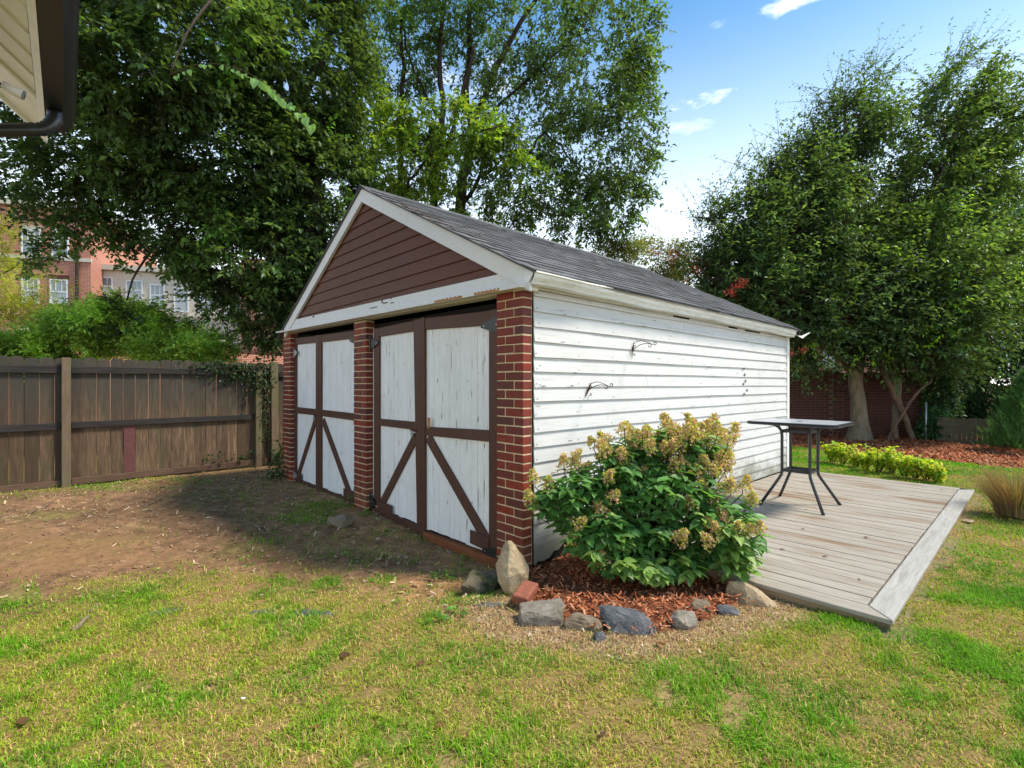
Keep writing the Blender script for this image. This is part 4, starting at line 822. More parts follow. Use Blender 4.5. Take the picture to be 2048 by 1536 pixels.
# ================================================================== FOLIAGE TOOLS
def leaves_at(C, D, N, L, Wd, cols, fold=.25, parent=None, name='crown', mat='leaf', taper=.45):
    """one folded diamond leaf at every point C along D with normal N"""
    D = D / (np.linalg.norm(D, axis=1, keepdims=True) + 1e-9); S = np.cross(D, N); S /= (np.linalg.norm(S, axis=1, keepdims=True) + 1e-9); N = np.cross(S, D)
    L = L[:, None]; Wd = Wd[:, None]; tip = C + D * L - N * L * .12; a = C + D * L * taper + S * Wd / 2 + N * Wd * fold; b = C + D * L * taper - S * Wd / 2 + N * Wd * fold
    V = np.stack([C, a, tip, b], 1).reshape(-1, 3); k = np.arange(len(C))[:, None] * 4; Fc = np.concatenate([k + [0, 1, 2], k + [0, 2, 3]], 0)
    return np_mesh(name, V, Fc, M[mat], np.repeat(cols, 4, 0), parent)
def crown(blobs, parent, name='crown', leaf=.07, aspect=.42, per=10, spray=.5, cols=((.030, .070, .020), (.05, .105, .025), (.020, .05, .022)), droop=.25, gap=.0, gscale=1.3, seed=1, shell=.45, bright=None, wind=(0, 0, 0), dens=1., gain=2.6, twigs=None):
    """blobs: (px, py, distance, rx px, rz px, ry m, sprays)"""
    r = np.random.default_rng(seed); CC = []; DD = []; HH = []
    for b in blobs:
        px, py, Yd, rx, rz, ry, ns = b[:7]; ns = ns * dens; c = WP(px, py, Yd); R = np.array((rx / F * Yd, ry, rz / F * Yd)); n = int(ns)
        v = r.normal(size=(n, 3)); v /= np.linalg.norm(v, axis=1, keepdims=True); u = r.uniform(0, 1, n) ** (1 / 3) * (1 - shell) + shell * r.uniform(.6, 1.03, n)
        p = c + v * R * u[:, None]; q = fbm3(p, gscale, seed + 5); keep = q > gap + r.normal(0, .15, n); p, v = p[keep], v[keep]
        d = v * .8 + r.normal(0, .55, p.shape) + np.array(wind) + np.array((0, 0, -droop)); CC.append(p); DD.append(d); HH.append(np.full(len(p), float(b[7]) if len(b) > 7 else 0.))
    P = np.concatenate(CC); D = np.concatenate(DD); D /= np.linalg.norm(D, axis=1, keepdims=True); n = len(P); hue = fbm3(P, 2.2, seed + 9) * .5 + r.normal(0, .35, n) + np.concatenate(HH)
    SL = spray * r.uniform(.5, 1.4, n)
    k = np.arange(per); tt = (k + r.uniform(-.3, .3, (n, per))) / per; side = np.where(k % 2 == 0, 1, -1)[None, :] * np.ones((n, 1))
    bend = np.array((0, 0, -1.)) * droop * .6
    pos = P[:, None] + D[:, None] * (tt * SL[:, None])[..., None] + bend * (tt ** 2 * SL[:, None] * .7)[..., None] + r.normal(0, .02 * spray, (n, per, 3))
    up = np.array((0, 0, 1.)) + r.normal(0, .35, (n, per, 3)); sd = np.cross(D[:, None] + 0 * up, up); sd /= np.linalg.norm(sd, axis=2, keepdims=True) + 1e-9
    ld = D[:, None] * .55 + sd * side[..., None] * .8 + np.array((0, 0, -.05 - droop * .9)) + r.normal(0, .42, (n, per, 3))
    c0, c1, c2 = (np.array(c) for c in cols); w = np.clip(.5 + .5 * hue, 0, 1)[:, None, None]; cc = c2 * (1 - w) + c1 * w; cc = np.where(r.uniform(size=(n, per, 1)) < .4, c0, cc) * r.uniform(.75, 1.3, (n, per, 1))
    if bright is not None: bsel = (hue > bright[1])[:, None, None]; cc = np.where(bsel, np.array(bright[0]) * r.uniform(.8, 1.25, (n, per, 1)), cc)
    Ls = leaf * r.uniform(.45, 1.45, (n, per)); cc = cc * gain * np.clip(1 + .45 * fbm3(P, .9, seed + 13), .45, 1.7)[:, None, None]
    if twigs:                       # the thin wood that carries each spray
        tp = [P[:, None] + D[:, None] * (u * SL[:, None])[..., None] + bend * (u ** 2 * SL[:, None] * .7)[..., None] for u in (np.array([[-.35]]), np.array([[.45]]), np.array([[1.]]))]
        wv = np.cross(D, np.array((0, 1., 0)))[:, None] * .0075; Vt = np.concatenate([tp[0] - wv, tp[0] + wv, tp[1] + wv * .6, tp[1] - wv * .6, tp[2]], 1).reshape(-1, 3); k5 = np.arange(n)[:, None] * 5
        tag(np_mesh('twigs', Vt, np.concatenate([k5 + [0, 1, 2], k5 + [0, 2, 3], k5 + [3, 2, 4]]), M[twigs], None, parent), kind='stuff')
    return leaves_at(pos.reshape(-1, 3), ld.reshape(-1, 3), up.reshape(-1, 3), Ls.ravel(), (Ls * aspect).ravel(), cc.reshape(-1, 3), parent=parent, name=name)
def limb(pts, r0, r1, parent, mat='bark_dark', name='branch', n=9, jit=.0, seed=0):
    """pts: (px, py, distance)"""
    P = [WP(*p) for p in pts]; r = np.random.default_rng(seed); out = []
    for i in range(len(P) - 1):
        for j in range(4):
            u = j / 4; a = P[max(i - 1, 0)]; b = P[i]; c = P[i + 1]; d = P[min(i + 2, len(P) - 1)]
            out.append(.5 * ((2 * b) + (-a + c) * u + (2 * a - 5 * b + 4 * c - d) * u * u + (-a + 3 * b - 3 * c + d) * u ** 3) + r.normal(0, jit, 3))
    out.append(P[-1]); m = len(out); rad = [r0 + (r1 - r0) * i / (m - 1) for i in range(m)]
    return MB().tube(out, rad, n).build(name, M[mat], parent, smooth=True)
def G0(px, Yd): return (px, 768 + (CAMH + .08) / Yd * F, Yd)
def tree(name, label, base, cat='tree', group=None): return empty(name, (0, 0, 0), 0, label, cat, group)

# ================================================================== SHRUB WITH PANICLES
sh = empty('flowering_shrub', (0, 0, 0), 0, 'waist high green shrub with fading tan and lime flower heads beside the white wall', 'shrub')
def bl(mat, sc=1.):
    v = []; f = []; n = 5
    for i in range(n + 1):
        x = i / n; w = (.0, .20, .27, .24, .14, .0)[i]; z = -.22 * x * x; v += [(x, -w, z + .09 * (w > 0)), (x, 0, z), (x, w, z + .09 * (w > 0))]
    for i in range(n):
        for q in range(2): f.append((i * 3 + q, i * 3 + q + 3, i * 3 + q + 4, i * 3 + q + 1))
    me = MB().add([tuple(c * sc for c in p) for p in v], f).mesh('leaf'); me.materials.append(M[mat]); me.polygons.foreach_set('use_smooth', [True] * len(me.polygons)); return me, v, f
leafme, lv, lf = bl('bush_leaf'); lv = np.array(lv)
BB = [(1300, 1000, 3.65, 165, 95, .42, 70), (1150, 985, 3.60, 85, 55, .25, 26), (1105, 985, 3.60, 50, 35, .2, 10), (1435, 1045, 3.50, 85, 75, .28, 26), (1335, 905, 3.8, 120, 65, .32, 34), (1215, 1075, 3.45, 70, 60, .25, 22), (1300, 1110, 3.45, 120, 55, .28, 34), (1250, 935, 3.7, 80, 60, .28, 22), (1450, 1095, 3.4, 60, 40, .2, 14), (1160, 1060, 3.5, 60, 40, .22, 12)]
tips = []
for b in BB:
    c = WP(*b[:3]); R = np.array((b[3] / F * b[2], b[5], b[4] / F * b[2]))
    for i in range(int(b[6] * 2.5)):
        v = rng.normal(size=3); v /= np.linalg.norm(v); v[1] = -abs(v[1]) if rng.random() < .65 else v[1]; tips.append((c + v * R * rng.uniform(.55, 1.0), v))
root = np.array((1.02, 3.72, .02)); LV = []
m = MB(); r_ = np.random.default_rng(3)
for (p, v) in tips:
    if p[2] < .12: p[2] = .12 + rng.uniform(0, .08)
    s_, t_ = W2L(p[0], p[1])
    if t_ > -.10: off = (t_ + .10); p[0] -= DL[0] * off; p[1] -= DL[1] * off
    if r_.random() < .4:
        rb = root + np.array((r_.normal(0, .09), r_.normal(0, .07), 0)); mid = rb * .5 + p * .5 + np.array((0, 0, -.02)) + r_.normal(0, .03, 3); m.tube([rb, rb * .72 + mid * .28 + (0, 0, .06), mid, p], [.008, .007, .005, .003], 5, False)
    d = v * .6 + np.array((0, 0, .55)) + rng.normal(0, .25, 3); d /= np.linalg.norm(d); nl = rng.integers(6, 10)
    for k in range(nl):
        az = k * 2.4 + rng.uniform(-.3, .3); back = (k // 2) * .022; ct = p - d * back; rad = np.array((math.cos(az), math.sin(az), 0.)); ld = rad * .85 + d * .3 + np.array((0, 0, -.25 - .1 * (k // 3))) + rng.normal(0, .15, 3); ld /= np.linalg.norm(ld)
        up = np.array((0, 0, 1.)) + d * .4 + rng.normal(0, .25, 3); LV.append((ct, ld, up, rng.uniform(.065, .115)))
m.build('stems', M['stem'], sh, smooth=True)
LV.sort(key=lambda q: q[0][1])
def frame(ld, up):
    x = Vector(ld).normalized(); y = Vector(up).cross(x).normalized(); z = x.cross(y); return Matrix((x, y, z)).transposed()
for ct, ld, up, L in LV[:300]:
    o = link('leaf', leafme, sh); o.matrix_world = Matrix.Translation(Vector(ct)) @ frame(ld, up).to_4x4() @ Matrix.Scale(L, 4)
V = []; 
for ct, ld, up, L in LV[300:]:
    Fm = np.array(frame(ld, up)); V.append(ct + (lv * L) @ Fm.T)
V = np.concatenate(V); nl = len(LV) - 300; Fc = np.concatenate([np.array(lf) + i * len(lv) for i in range(nl)])
cc = np.repeat(np.array([(.12, .27, .07)]) * rng.uniform(.6, 1.5, nl)[:, None] * np.array((1, 1, 1)), len(lv), 0)
tag(np_mesh('inner_leaves', V, Fc, M['leaf'], cc, sh, True), kind='stuff')
# flower heads
def head(seed, L=.15, R=.05, lime=.4):
    r = np.random.default_rng(seed); n = 240; u = r.uniform(0, 1, n) ** .8; az = r.uniform(0, 6.28, n); rad = R * (1 - .8 * u) * r.uniform(.55, 1.12, n) * (1 + .25 * np.sin(u * 17 + seed)); C = np.stack([rad * np.cos(az), rad * np.sin(az), u * L], -1)
    D = r.normal(size=(n, 3)); N = C * np.array((8, 8, 3)) + r.normal(0, .5, (n, 3)); Ls = r.uniform(.012, .022, n)
    pal = np.array([(.66, .40, .26), (.74, .54, .40), (.46, .54, .09), (.60, .60, .16), (.50, .26, .18)]); pr = np.array([.27, .2, .2 + lime * .2, .25, .12]); c = pal[r.choice(5, n, p=pr / pr.sum())] * r.uniform(.7, 1.25, (n, 1))
    o = leaves_at(C, D, N, Ls, Ls * .95, c, fold=.1, name='flower_head', mat='petal', taper=.5); me = o.data; bpy.data.objects.remove(o); return me
heads = [head(i, rng.uniform(.10, .13), rng.uniform(.055, .072), (i % 3) * .6) for i in range(5)]
FH = [(1070, 955, 3.55), (1098, 975, 3.5), (1055, 985, 3.5), (1062, 1005, 3.5), (1145, 905, 3.7), (1128, 928, 3.7), (1150, 925, 3.7), (1163, 932, 3.65), (1105, 1000, 3.5), (1213, 950, 3.45), (1222, 985, 3.4), (1210, 1022, 3.4), (1212, 1118, 3.3), (1148, 1040, 3.4), (1146, 1078, 3.4), (1352, 1075, 3.25), (1362, 1062, 3.25),
      (1400, 968, 3.45), (1440, 972, 3.45), (1462, 970, 3.45), (1485, 968, 3.45), (1505, 990, 3.4), (1415, 1045, 3.3), (1432, 1062, 3.25), (1450, 1040, 3.3), (1480, 1050, 3.25), (1502, 1058, 3.25), (1520, 1050, 3.25), (1380, 1000, 3.4), (1420, 1000, 3.4), (1425, 1080, 3.2)]
for i in range(95):
    a = rng.uniform(0, 1); FH.append((1205 + 255 * a + rng.normal(0, 8), 838 + rng.uniform(-10, 95) + 30 * abs(a - .62) * 2, rng.uniform(3.5, 3.95)))
for px, py, Yd in FH:
    p = WP(px, py + 14, Yd); s_, t_ = W2L(p[0], p[1])
    if t_ > -.06: off = t_ + .06; p[0] -= DL[0] * off; p[1] -= DL[1] * off
    o = link('flower_head', heads[rng.integers(0, 5)], sh, loc=tuple(p), rot=(rng.normal(0, .4), rng.normal(.0, .4), rng.uniform(0, 6))); sc = rng.uniform(.75, 1.1); o.scale = (sc,) * 3
    MB().tube([p + (0, 0, .05), p - (0, 0, .02), p * .85 + root * .15 - (0, 0, .04)], [.003, .0035, .004], 5, False).build('flower_stalk', M['stem'], sh, smooth=True)
# ================================================================== BUILDINGS BEHIND
def uvbox(name, mat, par, x0, x1, y0, y1, z0, z1):
    o = MB().box(x0, x1, y0, y1, z0, z1).build(name, M[mat], par); me = o.data; uv = me.uv_layers.new(name='UVMap')
    for p in me.polygons:
        for li in p.loop_indices:
            v = me.vertices[me.loops[li].vertex_index].co; uv.data[li].uv = (v.x if abs(p.normal.x) < .5 else v.y, v.z)
    return o
class Facade:
    def __init__(s, name, label, px, Y, d, cat='building'):
        s.o = np.array(((px - 1024) / F * Y, Y)); s.d = np.array(d) / np.hypot(*d); s.root = empty(name, (s.o[0], s.o[1], 0), math.atan2(s.d[1], s.d[0]), label, cat)
    def at(s, px, py, y=0.):
        nrm = np.array((-s.d[1], s.d[0])); o = s.o + nrm * y; k = (px - 1024) / F; u = (k * o[1] - o[0]) / (s.d[0] - k * s.d[1]); Yd = o[1] + u * s.d[1]; return u, CAMH + (768 - py) / F * Yd
    def window(s, px0, px1, py0, py1, y=0., blind=.0):
        u0, z1 = s.at(px0, py0, y); u1, _ = s.at(px1, py0, y); _, z0 = s.at(px0, py1, y); w = .07
        fr = MB().box(u0, u0 + w, y - .05, y + .02, z0, z1).box(u1 - w, u1, y - .05, y + .02, z0, z1).box(u0 + w, u1 - w, y - .05, y + .02, z1 - w, z1).box(u0 + w, u1 - w, y - .05, y + .02, z0, z0 + w)
        zm = (z0 + z1) / 2; fr.box(u0 + w, u1 - w, y - .045, y + .0, zm - .03, zm + .03)
        for q in (1, 2): uu = u0 + (u1 - u0) * q / 3; fr.box(uu - .012, uu + .012, y - .04, y - .0, zm + .03, z1 - w)
        f = fr.build('window', M['window_white'], s.root)
        MB().box(u0 + w, u1 - w, y - .02, y - .012, zm + .03, z1 - w).build('pane', M['pane'], f)
        MB().box(u0 + w, u1 - w, y - .02, y - .012, z0 + w, zm - .03).build('pane', M['shutter' if blind else 'pane'], f)
        return u0, u1, z0, z1
B1 = Facade('brick_apartment_building', 'red brick apartment block with white windows beyond the fence on the left', 0, 27.3, (.963, .27))
ur, _ = B1.at(182, 500); uvbox('wall', 'far_brick', B1.root, -14, ur, 0, 9, -.5, 11.25)
for a in ((43, 82, 458, 510), (104, 138, 463, 515), (44, 79, 555, 606), (100, 136, 558, 608)):
    u0, u1, z0, z1 = B1.window(*a, blind=a[2] > 540)
    MB().box(u0 - .06, u1 + .06, -.03, .0, z1 + .005, z1 + .24).build('lintel', M['stone_trim' if a[2] < 500 else 'brick_dark'], B1.root)
for du in (-3.4, -6.8, -10.2):
    for a in ((43, 82, 458, 510), (44, 79, 555, 606)):
        u0, z1 = B1.at(a[0], a[2]); u1, _ = B1.at(a[1], a[2]); _, z0 = B1.at(a[0], a[3]); k = Facade.__new__(Facade); 
        f = MB().box(u0 + du, u1 + du, -.04, .0, z0, z1).build('window', M['window_white'], B1.root); MB().box(u0 + du + .07, u1 + du - .07, -.05, -.041, z0 + .07, z1 - .07).build('pane', M['pane'], f)
zb_ = B1.at(120, 514)[1]; MB().box(-14, ur + .05, -.09, .0, zb_ - .22, zb_).build('stone_band', M['stone_trim'], B1.root)
MB().box(-14, ur + .15, -.25, 9.1, 11.25, 11.6).build('cornice', M['stone_trim'], B1.root)
ud = B1.at(156, 500)[0]; MB().tube([(ud, -.1, -.3), (ud, -.1, 9.2)], .085, 8).build('downpipe', M['bark_dark'], B1.root)
u0, _ = B1.at(-20, 668); u1, za = B1.at(47, 668); MB().box(-9, u1, -.012, .0, -.3, za).build('ground_floor_opening', M['void'], B1.root)
B2 = Facade('beige_building', 'beige rendered building with pale sills and dark arcade between the brick blocks', 183, 29.6, (.963, .23))
ur2, _ = B2.at(482, 600); _, zt2 = B2.at(183, 520); uvbox('wall', 'stucco', B2.root, 0, ur2, 0, 8, -.5, 8.2)
MB().box(-.1, ur2, -.25, 8, 8.2, 8.5).build('roof_edge', M['stone_trim'], B2.root)
for a in ((193, 226, 553, 590), (252, 286, 560, 600), (348, 378, 575, 624), (448, 476, 583, 628), (300, 330, 568, 612), (400, 428, 580, 626)): B2.window(*a, blind=1)
for py_, h_, pr in ((632, .12, .12), (656, .30, .08)):
    _, z_ = B2.at(400, py_); MB().box(0, ur2, -pr, 0, z_ - h_, z_).build('string_course', M['stone_trim'], B2.root)
for a, b in ((190, 300), (315, 455)):
    u0, z1 = B2.at(a, 668); u1, _ = B2.at(b, 668); MB().box(u0, u1, -.015, .0, -.3, z1).build('arcade_opening', M['void'], B2.root)
B3 = Facade('brick_corner_building', 'red brick block right of the beige building seen beside the garage', 482, 28.5, (.963, .2))
uvbox('wall', 'far_brick', B3.root, 0, 16, 0, 8, -.5, 8.6); B3.window(522, 547, 676, 703, blind=1); B3.window(519, 545, 590, 628, blind=1)
u_ = B3.at(500, 600)[0]; MB().tube([(u_, -.1, 0), (u_, -.1, 8.4)], .09, 8).build('downpipe', M['bark_dark'], B3.root)
# garden wall with capped pillars beyond the fence
ga = np.array(((70 - 1024) / F * 15.5, 15.5)); gb = np.array(((620 - 1024) / F * 24, 24.)); gd = gb - ga; gl = np.hypot(*gd)
GW = empty('brick_garden_wall', (ga[0], ga[1], 0), math.atan2(gd[1], gd[0]), 'long brick garden wall with pale capped pillars beyond the board fence', 'wall')
uvbox('wall', 'far_brick', GW.root if hasattr(GW, 'root') else GW, -12, gl, 0, .25, -.3, 2.72)
MB().box(-12, gl, -.04, .29, 2.72, 2.80).build('coping', M['brick_dark'], GW)
for px in (70, 440):
    k = (px - 1024) / F; u = (k * ga[1] - ga[0]) / (gd[0] / gl - k * gd[1] / gl); zc = CAMH + (768 - (667 if px < 100 else 688)) / F * (ga[1] + u * gd[1] / gl)
    uvbox('pillar', 'far_brick', GW, u - .28, u + .28, -.16, .4, -.3, zc)
    MB().prism([(u - .36, zc), (u + .36, zc), (u + .36, zc + .08), (u + .2, zc + .16), (u - .2, zc + .16), (u - .36, zc + .08)], 'y', -.22, .46).build('pillar_cap', M['stone_trim'], GW)
B4 = Facade('brick_house', 'red brick house with white windows glimpsed behind the trees over the brick wall', 1480, 27, (1, -.05))
uvbox('wall', 'far_brick', B4.root, 0, 13, 0, 8, -.5, 5.6)
for a in ((1590, 1620, 680, 735), (1645, 1668, 690, 735), (1735, 1760, 660, 720)): B4.window(*a)
MB().prism([(-.4, 5.6), (13.4, 5.6), (10.5, 7.4), (2.5, 7.4)], 'y', -.4, 8).build('roof', M['shingle'], B4.root)

# ---------------- low brick wall at the right, brick by brick
wl_ = np.array(WP(1500, 768, 14.3)[:2]); wr = np.array(WP(1863, 768, 12.75)[:2]); wd_ = wl_ - wr; WL = np.hypot(*wd_); wang = math.atan2(wd_[1], wd_[0])
BW_ = empty('brick_wall', (wr[0], wr[1], -.12), wang, 'shoulder high dark red brick wall behind the trees, right of the garage', 'wall')
# local x runs left along the wall; the side facing the camera is +y (rotated)
front = 1 if (math.cos(wang + math.pi / 2) * wr[0] + math.sin(wang + math.pi / 2) * wr[1]) < 0 else -1
WH = 1.80; ch = .075
MB().box(0, WL, -.1, .1, -.1, WH).build('wall_core', M['mortar_dark'], BW_)
MB().box(.3, 2.02, -.13, .13, WH - .085, WH - .02).build('coping', M['brick_dark'], BW_); MB().box(2.02, WL, -.13, .13, WH, WH + .07).build('coping', M['brick_dark'], BW_)
bm_ = MB().box(-.103, .103, -.012, .012, -.0325, .0325).mesh('brick'); bm_.materials.append(M['brick_dark']); bs_ = MB().box(-.045, .045, -.012, .012, -.0325, .0325).mesh('brick'); bs_.materials.append(M['brick_dark'])
BR = []
pil = [(.0, .30), (1.98, 2.20)]
for k in range(24):
    z = ch * (k + .5); x = .33 + (k % 2) * .108
    while x < WL - .1:
        if not (1.965 < x < 2.215): BR.append((x, front * .100, z, bm_))
        x += .216
    for a, b in pil: 
        w_ = b - a
        if k % 2: BR.append((a + .106, front * .135, z, bm_)); BR.append((a + .265, front * .135, z, bs_)) if w_ > .25 else None
        else: BR.append((a + .05, front * .135, z, bs_)); BR.append((a + .16 if w_ < .25 else a + .20, front * .135, z, bm_ if w_ > .25 else bs_))
for a, b in pil: MB().box(a, b, min(0, front * .134), max(0, front * .134), -.1, WH - .01 if a < 1 else WH - .09).build('pilaster_core', M['mortar_dark'], BW_)
BR.sort(key=lambda q: (q[0] > 3.45, q[0] < 1.9 and False))
vis = [b for b in BR if b[0] < 3.45]; hid = [b for b in BR if b[0] >= 3.45]; rng.shuffle(vis) if False else None
vis.sort(key=lambda q: abs(q[0] - 1.2) - (2 if q[1] * front > .12 else 0)); hid += vis[300:]
for x, y_, z, me in vis[:300]: link('brick', me, BW_, loc=(x, y_ + rng.normal(0, .0015), z))
m = MB()
for x, y_, z, me in hid: h_ = .103 if me is bm_ else .045; m.box(x - h_, x + h_, y_ - .012, y_ + .012, z - .0325, z + .0325)
tag(m.build('remaining_bricks', M['brick_dark'], BW_), kind='stuff')
# metal post and low picket fence
tag(MB().tube([(*GP(1852, 884), -.1), (*GP(1852, 884), .95)], .018, 10).build('metal_pole', M['galv'], None, smooth=True), 'thin grey metal pole in front of the end of the brick wall', 'pole')
pa = np.array(WP(1874, 768, 11.75)[:2]); pb = np.array(WP(2062, 768, 10.5)[:2]); pdv = pb - pa; pl = np.hypot(*pdv)
PF = empty('picket_fence', (pa[0], pa[1], 0), math.atan2(pdv[1], pdv[0]), 'low mossy picket fence behind the bark bed at the right', 'fence')
x = 0; 
while x < pl * 2.2:
    w = .088; h = .60 + random.uniform(-.008, .008); MB().prism([(x + .004, 0), (x + w - .004, 0), (x + w - .004, h - .03), (x + w * .72, h), (x + w * .28, h), (x + .004, h - .03)], 'y', 0, .016).build('picket', M['picket'], PF); x += w
for z0, z1 in ((.40, .47), (.02, .10)): MB().box(0, pl * 2.2, -.03, -.001, z0, z1).build('picket_rail', M['picket'], PF)
for x in (1.12, 2.4, 3.6): MB().box(x, x + .075, -.08, -.031, -.05, .5).build('picket_post', M['fence_rail'], PF)

# ================================================================== TREES
DARK = ((.030, .056, .018), (.058, .094, .026), (.016, .032, .014)); MID = ((.035, .078, .016), (.07, .12, .018), (.02, .05, .015)); YEL = ((.13, .17, .02), (.20, .21, .03), (.07, .12, .02))
# left dark tree
t1 = tree('broadleaf_tree', 'huge dark leafy tree spreading over the fence and the left of the garage', 0)
limb([G0(640, 11.5), (636, 500, 11.3), (610, 250, 11), (560, 110, 10.7), (475, -20, 10.2), (330, -260, 9.6)], .24, .09, t1, 'bark_dark', 'trunk', jit=.03, seed=1)
limb([(610, 270, 11), (430, 330, 10.6), (240, 345, 10.2), (60, 352, 9.8)], .085, .018, t1, jit=.03, seed=2); limb([(600, 220, 11), (660, 60, 11), (700, -120, 11)], .11, .05, t1, jit=.03, seed=3); limb([(430, 335, 10.6), (330, 470, 10.4), (265, 560, 10.2), (250, 640, 10.)], .04, .008, t1, jit=.03, seed=4)
limb([(560, 110, 10.7), (400, 90, 10), (230, 40, 9.), (90, 20, 8.5)], .08, .02, t1, jit=.03, seed=5); limb([(636, 520, 11.3), (500, 560, 11), (400, 640, 10.8)], .06, .01, t1, jit=.03, seed=6)
bl1 = [(330, 70, 9, 240, 120, 1.4, 1050), (600, 120, 10.8, 150, 190, 1.5, 1250), (625, 400, 11.2, 130, 170, 1.2, 1300), (430, 310, 10.4, 220, 120, 1.5, 1500), (205, 300, 10, 160, 85, 1.3, 430), (500, 500, 10.8, 155, 105, 1.2, 950), (360, 445, 10.5, 150, 65, 1.1, 330),
       (250, 160, 8.6, 170, 100, 1.2, 560), (70, 345, 10, 100, 50, 1., 150), (600, 590, 11.6, 70, 90, .9, 480), (450, 600, 11.2, 90, 35, .7, 110), (265, 600, 10.2, 24, 60, .3, 40), (120, 425, 10.2, 90, 45, .7, 80), (60, 90, 8.2, 110, 100, 1.2, 150), (520, -130, 10.6, 330, 130, 1.8, 800), (150, -110, 9, 220, 110, 1.4, 320), (200, 440, 10.4, 90, 45, .6, 80), (540, 660, 11.6, 55, 30, .5, 70), (90, 510, 10.2, 45, 25, .3, 30)]
crown(bl1, t1, dens=2.1, leaf=.115, per=12, spray=.5, cols=DARK, droop=.2, gap=-.08, gscale=.95, seed=21, shell=.5, twigs='bark_dark', bright=((.055, .13, .022), .95), aspect=.55)
# creeper hanging in front with pale heart leaves
vi = tree('climbing_vine', 'arching vine shoot with pale lime heart shaped leaves in front of the dark tree', 0, 'vine')
pv = [(340, 150, 6.2), (400, 128, 6.1), (470, 135, 6.), (520, 160, 5.9), (560, 190, 5.9), (600, 225, 5.8), (640, 262, 5.8)]
limb(pv, .006, .003, vi, 'stem', 'stem', 5)
limb([(610, -60, 11), (480, -40, 8), (390, 40, 6.6), (340, 150, 6.2)], .03, .008, vi, 'bark_dark', 'branch', 6)
heart = MB().add([(0, 0, 0), (.2, -.42, .10), (.55, -.36, .06), (1, 0, -.12), (.55, .36, .06), (.2, .42, .10), (.5, 0, 0)], [(0, 1, 6), (1, 2, 6), (2, 3, 6), (3, 4, 6), (4, 5, 6), (5, 0, 6)]).mesh('leaf'); heart.materials.append(bigleaf('pale_vine_leaf', [(.20, .38, .10), (.30, .50, .15), (.24, .46, .08)]))
P7 = [WP(*p) for p in pv]
for i in range(27):
    u = (i + rng.uniform(-.4, .4)) / 27.6 + .012; u = min(max(u, 0), .985) * (len(P7) - 1); k = int(u); p = P7[k] + (P7[k + 1] - P7[k]) * (u - k); sgn = 1 if i % 2 else -1
    ld = np.array((rng.normal(0, .3) + .15, rng.normal(0, .3), -1.)) ; up = np.array((rng.normal(0, .4), -1., .4)); o = link('leaf', heart, vi); o.matrix_world = Matrix.Translation(Vector(p + np.array((0, 0, -.01)) + rng.normal(0, .012, 3))) @ frame(ld, up).to_4x4() @ Matrix.Scale(rng.uniform(.06, .105) * (.8 + .5 * (i > 12)), 4)
# airy trees behind the garage
t2 = tree('twin_stem_tree', 'tall airy tree with dark forked trunk and sky showing through, right behind the garage roof', 0)
limb([G0(915, 14), (920, 420, 14), (935, 330, 14), (944, 255, 14), (932, 190, 14), (940, 90, 14), (935, -60, 14)], .17, .06, t2, 'bark_dark', 'trunk', jit=.02, seed=7)
limb([(944, 262, 14), (975, 175, 14), (1010, 105, 14), (1075, -10, 14), (1120, -80, 14)], .10, .04, t2, jit=.02, seed=8); limb([(930, 400, 14), (975, 345, 13.8), (1040, 325, 13.5), (1090, 265, 13.4), (1180, 215, 13.2)], .065, .012, t2, jit=.03, seed=9)
limb([(944, 260, 14), (1030, 180, 13.9), (1110, 110, 13.6), (1200, 20, 13.4)], .05, .012, t2, jit=.03, seed=10); limb([(1090, 265, 13.4), (1160, 330, 13.4), (1230, 400, 13.4)], .03, .006, t2, jit=.04, seed=11)
limb([(1040, 325, 13.5), (1100, 380, 13.3), (1110, 470, 13.3)], .02, .006, t2, jit=.04, seed=12)
bl2 = [(1180, 130, 13.6, 135, 130, 1.8, 1500), (1060, 60, 14, 140, 120, 1.8, 1000), (1200, 300, 13.5, 125, 110, 1.5, 1400), (1060, 370, 13.6, 110, 80, 1.2, 560), (1175, 430, 13.4, 90, 55, .9, 380), (930, 60, 14.5, 110, 120, 1.5, 460), (1050, 230, 14, 90, 110, 1.3, 640), (1100, -150, 14, 260, 140, 2.2, 1000), (1265, 220, 13.4, 50, 140, .8, 500), (1235, 400, 13.3, 70, 70, .8, 420), (1130, 450, 13.3, 90, 40, .8, 240), (1280, 80, 13.4, 40, 90, .7, 300)]
crown(bl2, t2, dens=.95, aspect=.5, leaf=.12, per=9, spray=.42, cols=((.034, .066, .022), (.062, .100, .028), (.024, .046, .018)), droop=.22, gap=.05, gscale=.85, seed=31, shell=.3, twigs='bark_dark')
t3 = tree('multi_stem_tree', 'slender multi stemmed tree with thin upright trunks just left of the forked trunk', 0)
limb([G0(866, 13.2), (868, 400, 13.2), (876, 310, 13.2), (886, 215, 13.2), (878, 120, 13.3), (890, -40, 13.3)], .12, .05, t3, 'bark_dark', 'trunk', jit=.02, seed=13); limb([(880, 235, 13.2), (845, 175, 13.2), (820, 120, 13.2), (800, 20, 13.2)], .05, .02, t3, jit=.02, seed=14)
limb([G0(790, 13.5), (798, 400, 13.4), (803, 200, 13.3), (806, 130, 13.3), (798, 20, 13.3)], .09, .04, t3, 'bark_dark', 'trunk', jit=.02, seed=15); limb([(872, 330, 13.2), (905, 260, 13.1), (925, 180, 13), (950, 90, 13)], .06, .02, t3, jit=.02, seed=16); limb([(868, 240, 13.2), (830, 210, 13.1), (810, 175, 13.1)], .025, .01, t3, seed=17)
bl3 = [(800, 90, 13.4, 90, 110, 1.3, 620), (880, 20, 13.4, 110, 80, 1.3, 480), (770, -60, 13.4, 150, 90, 1.6, 500), (860, -120, 13.4, 160, 90, 1.6, 400)]
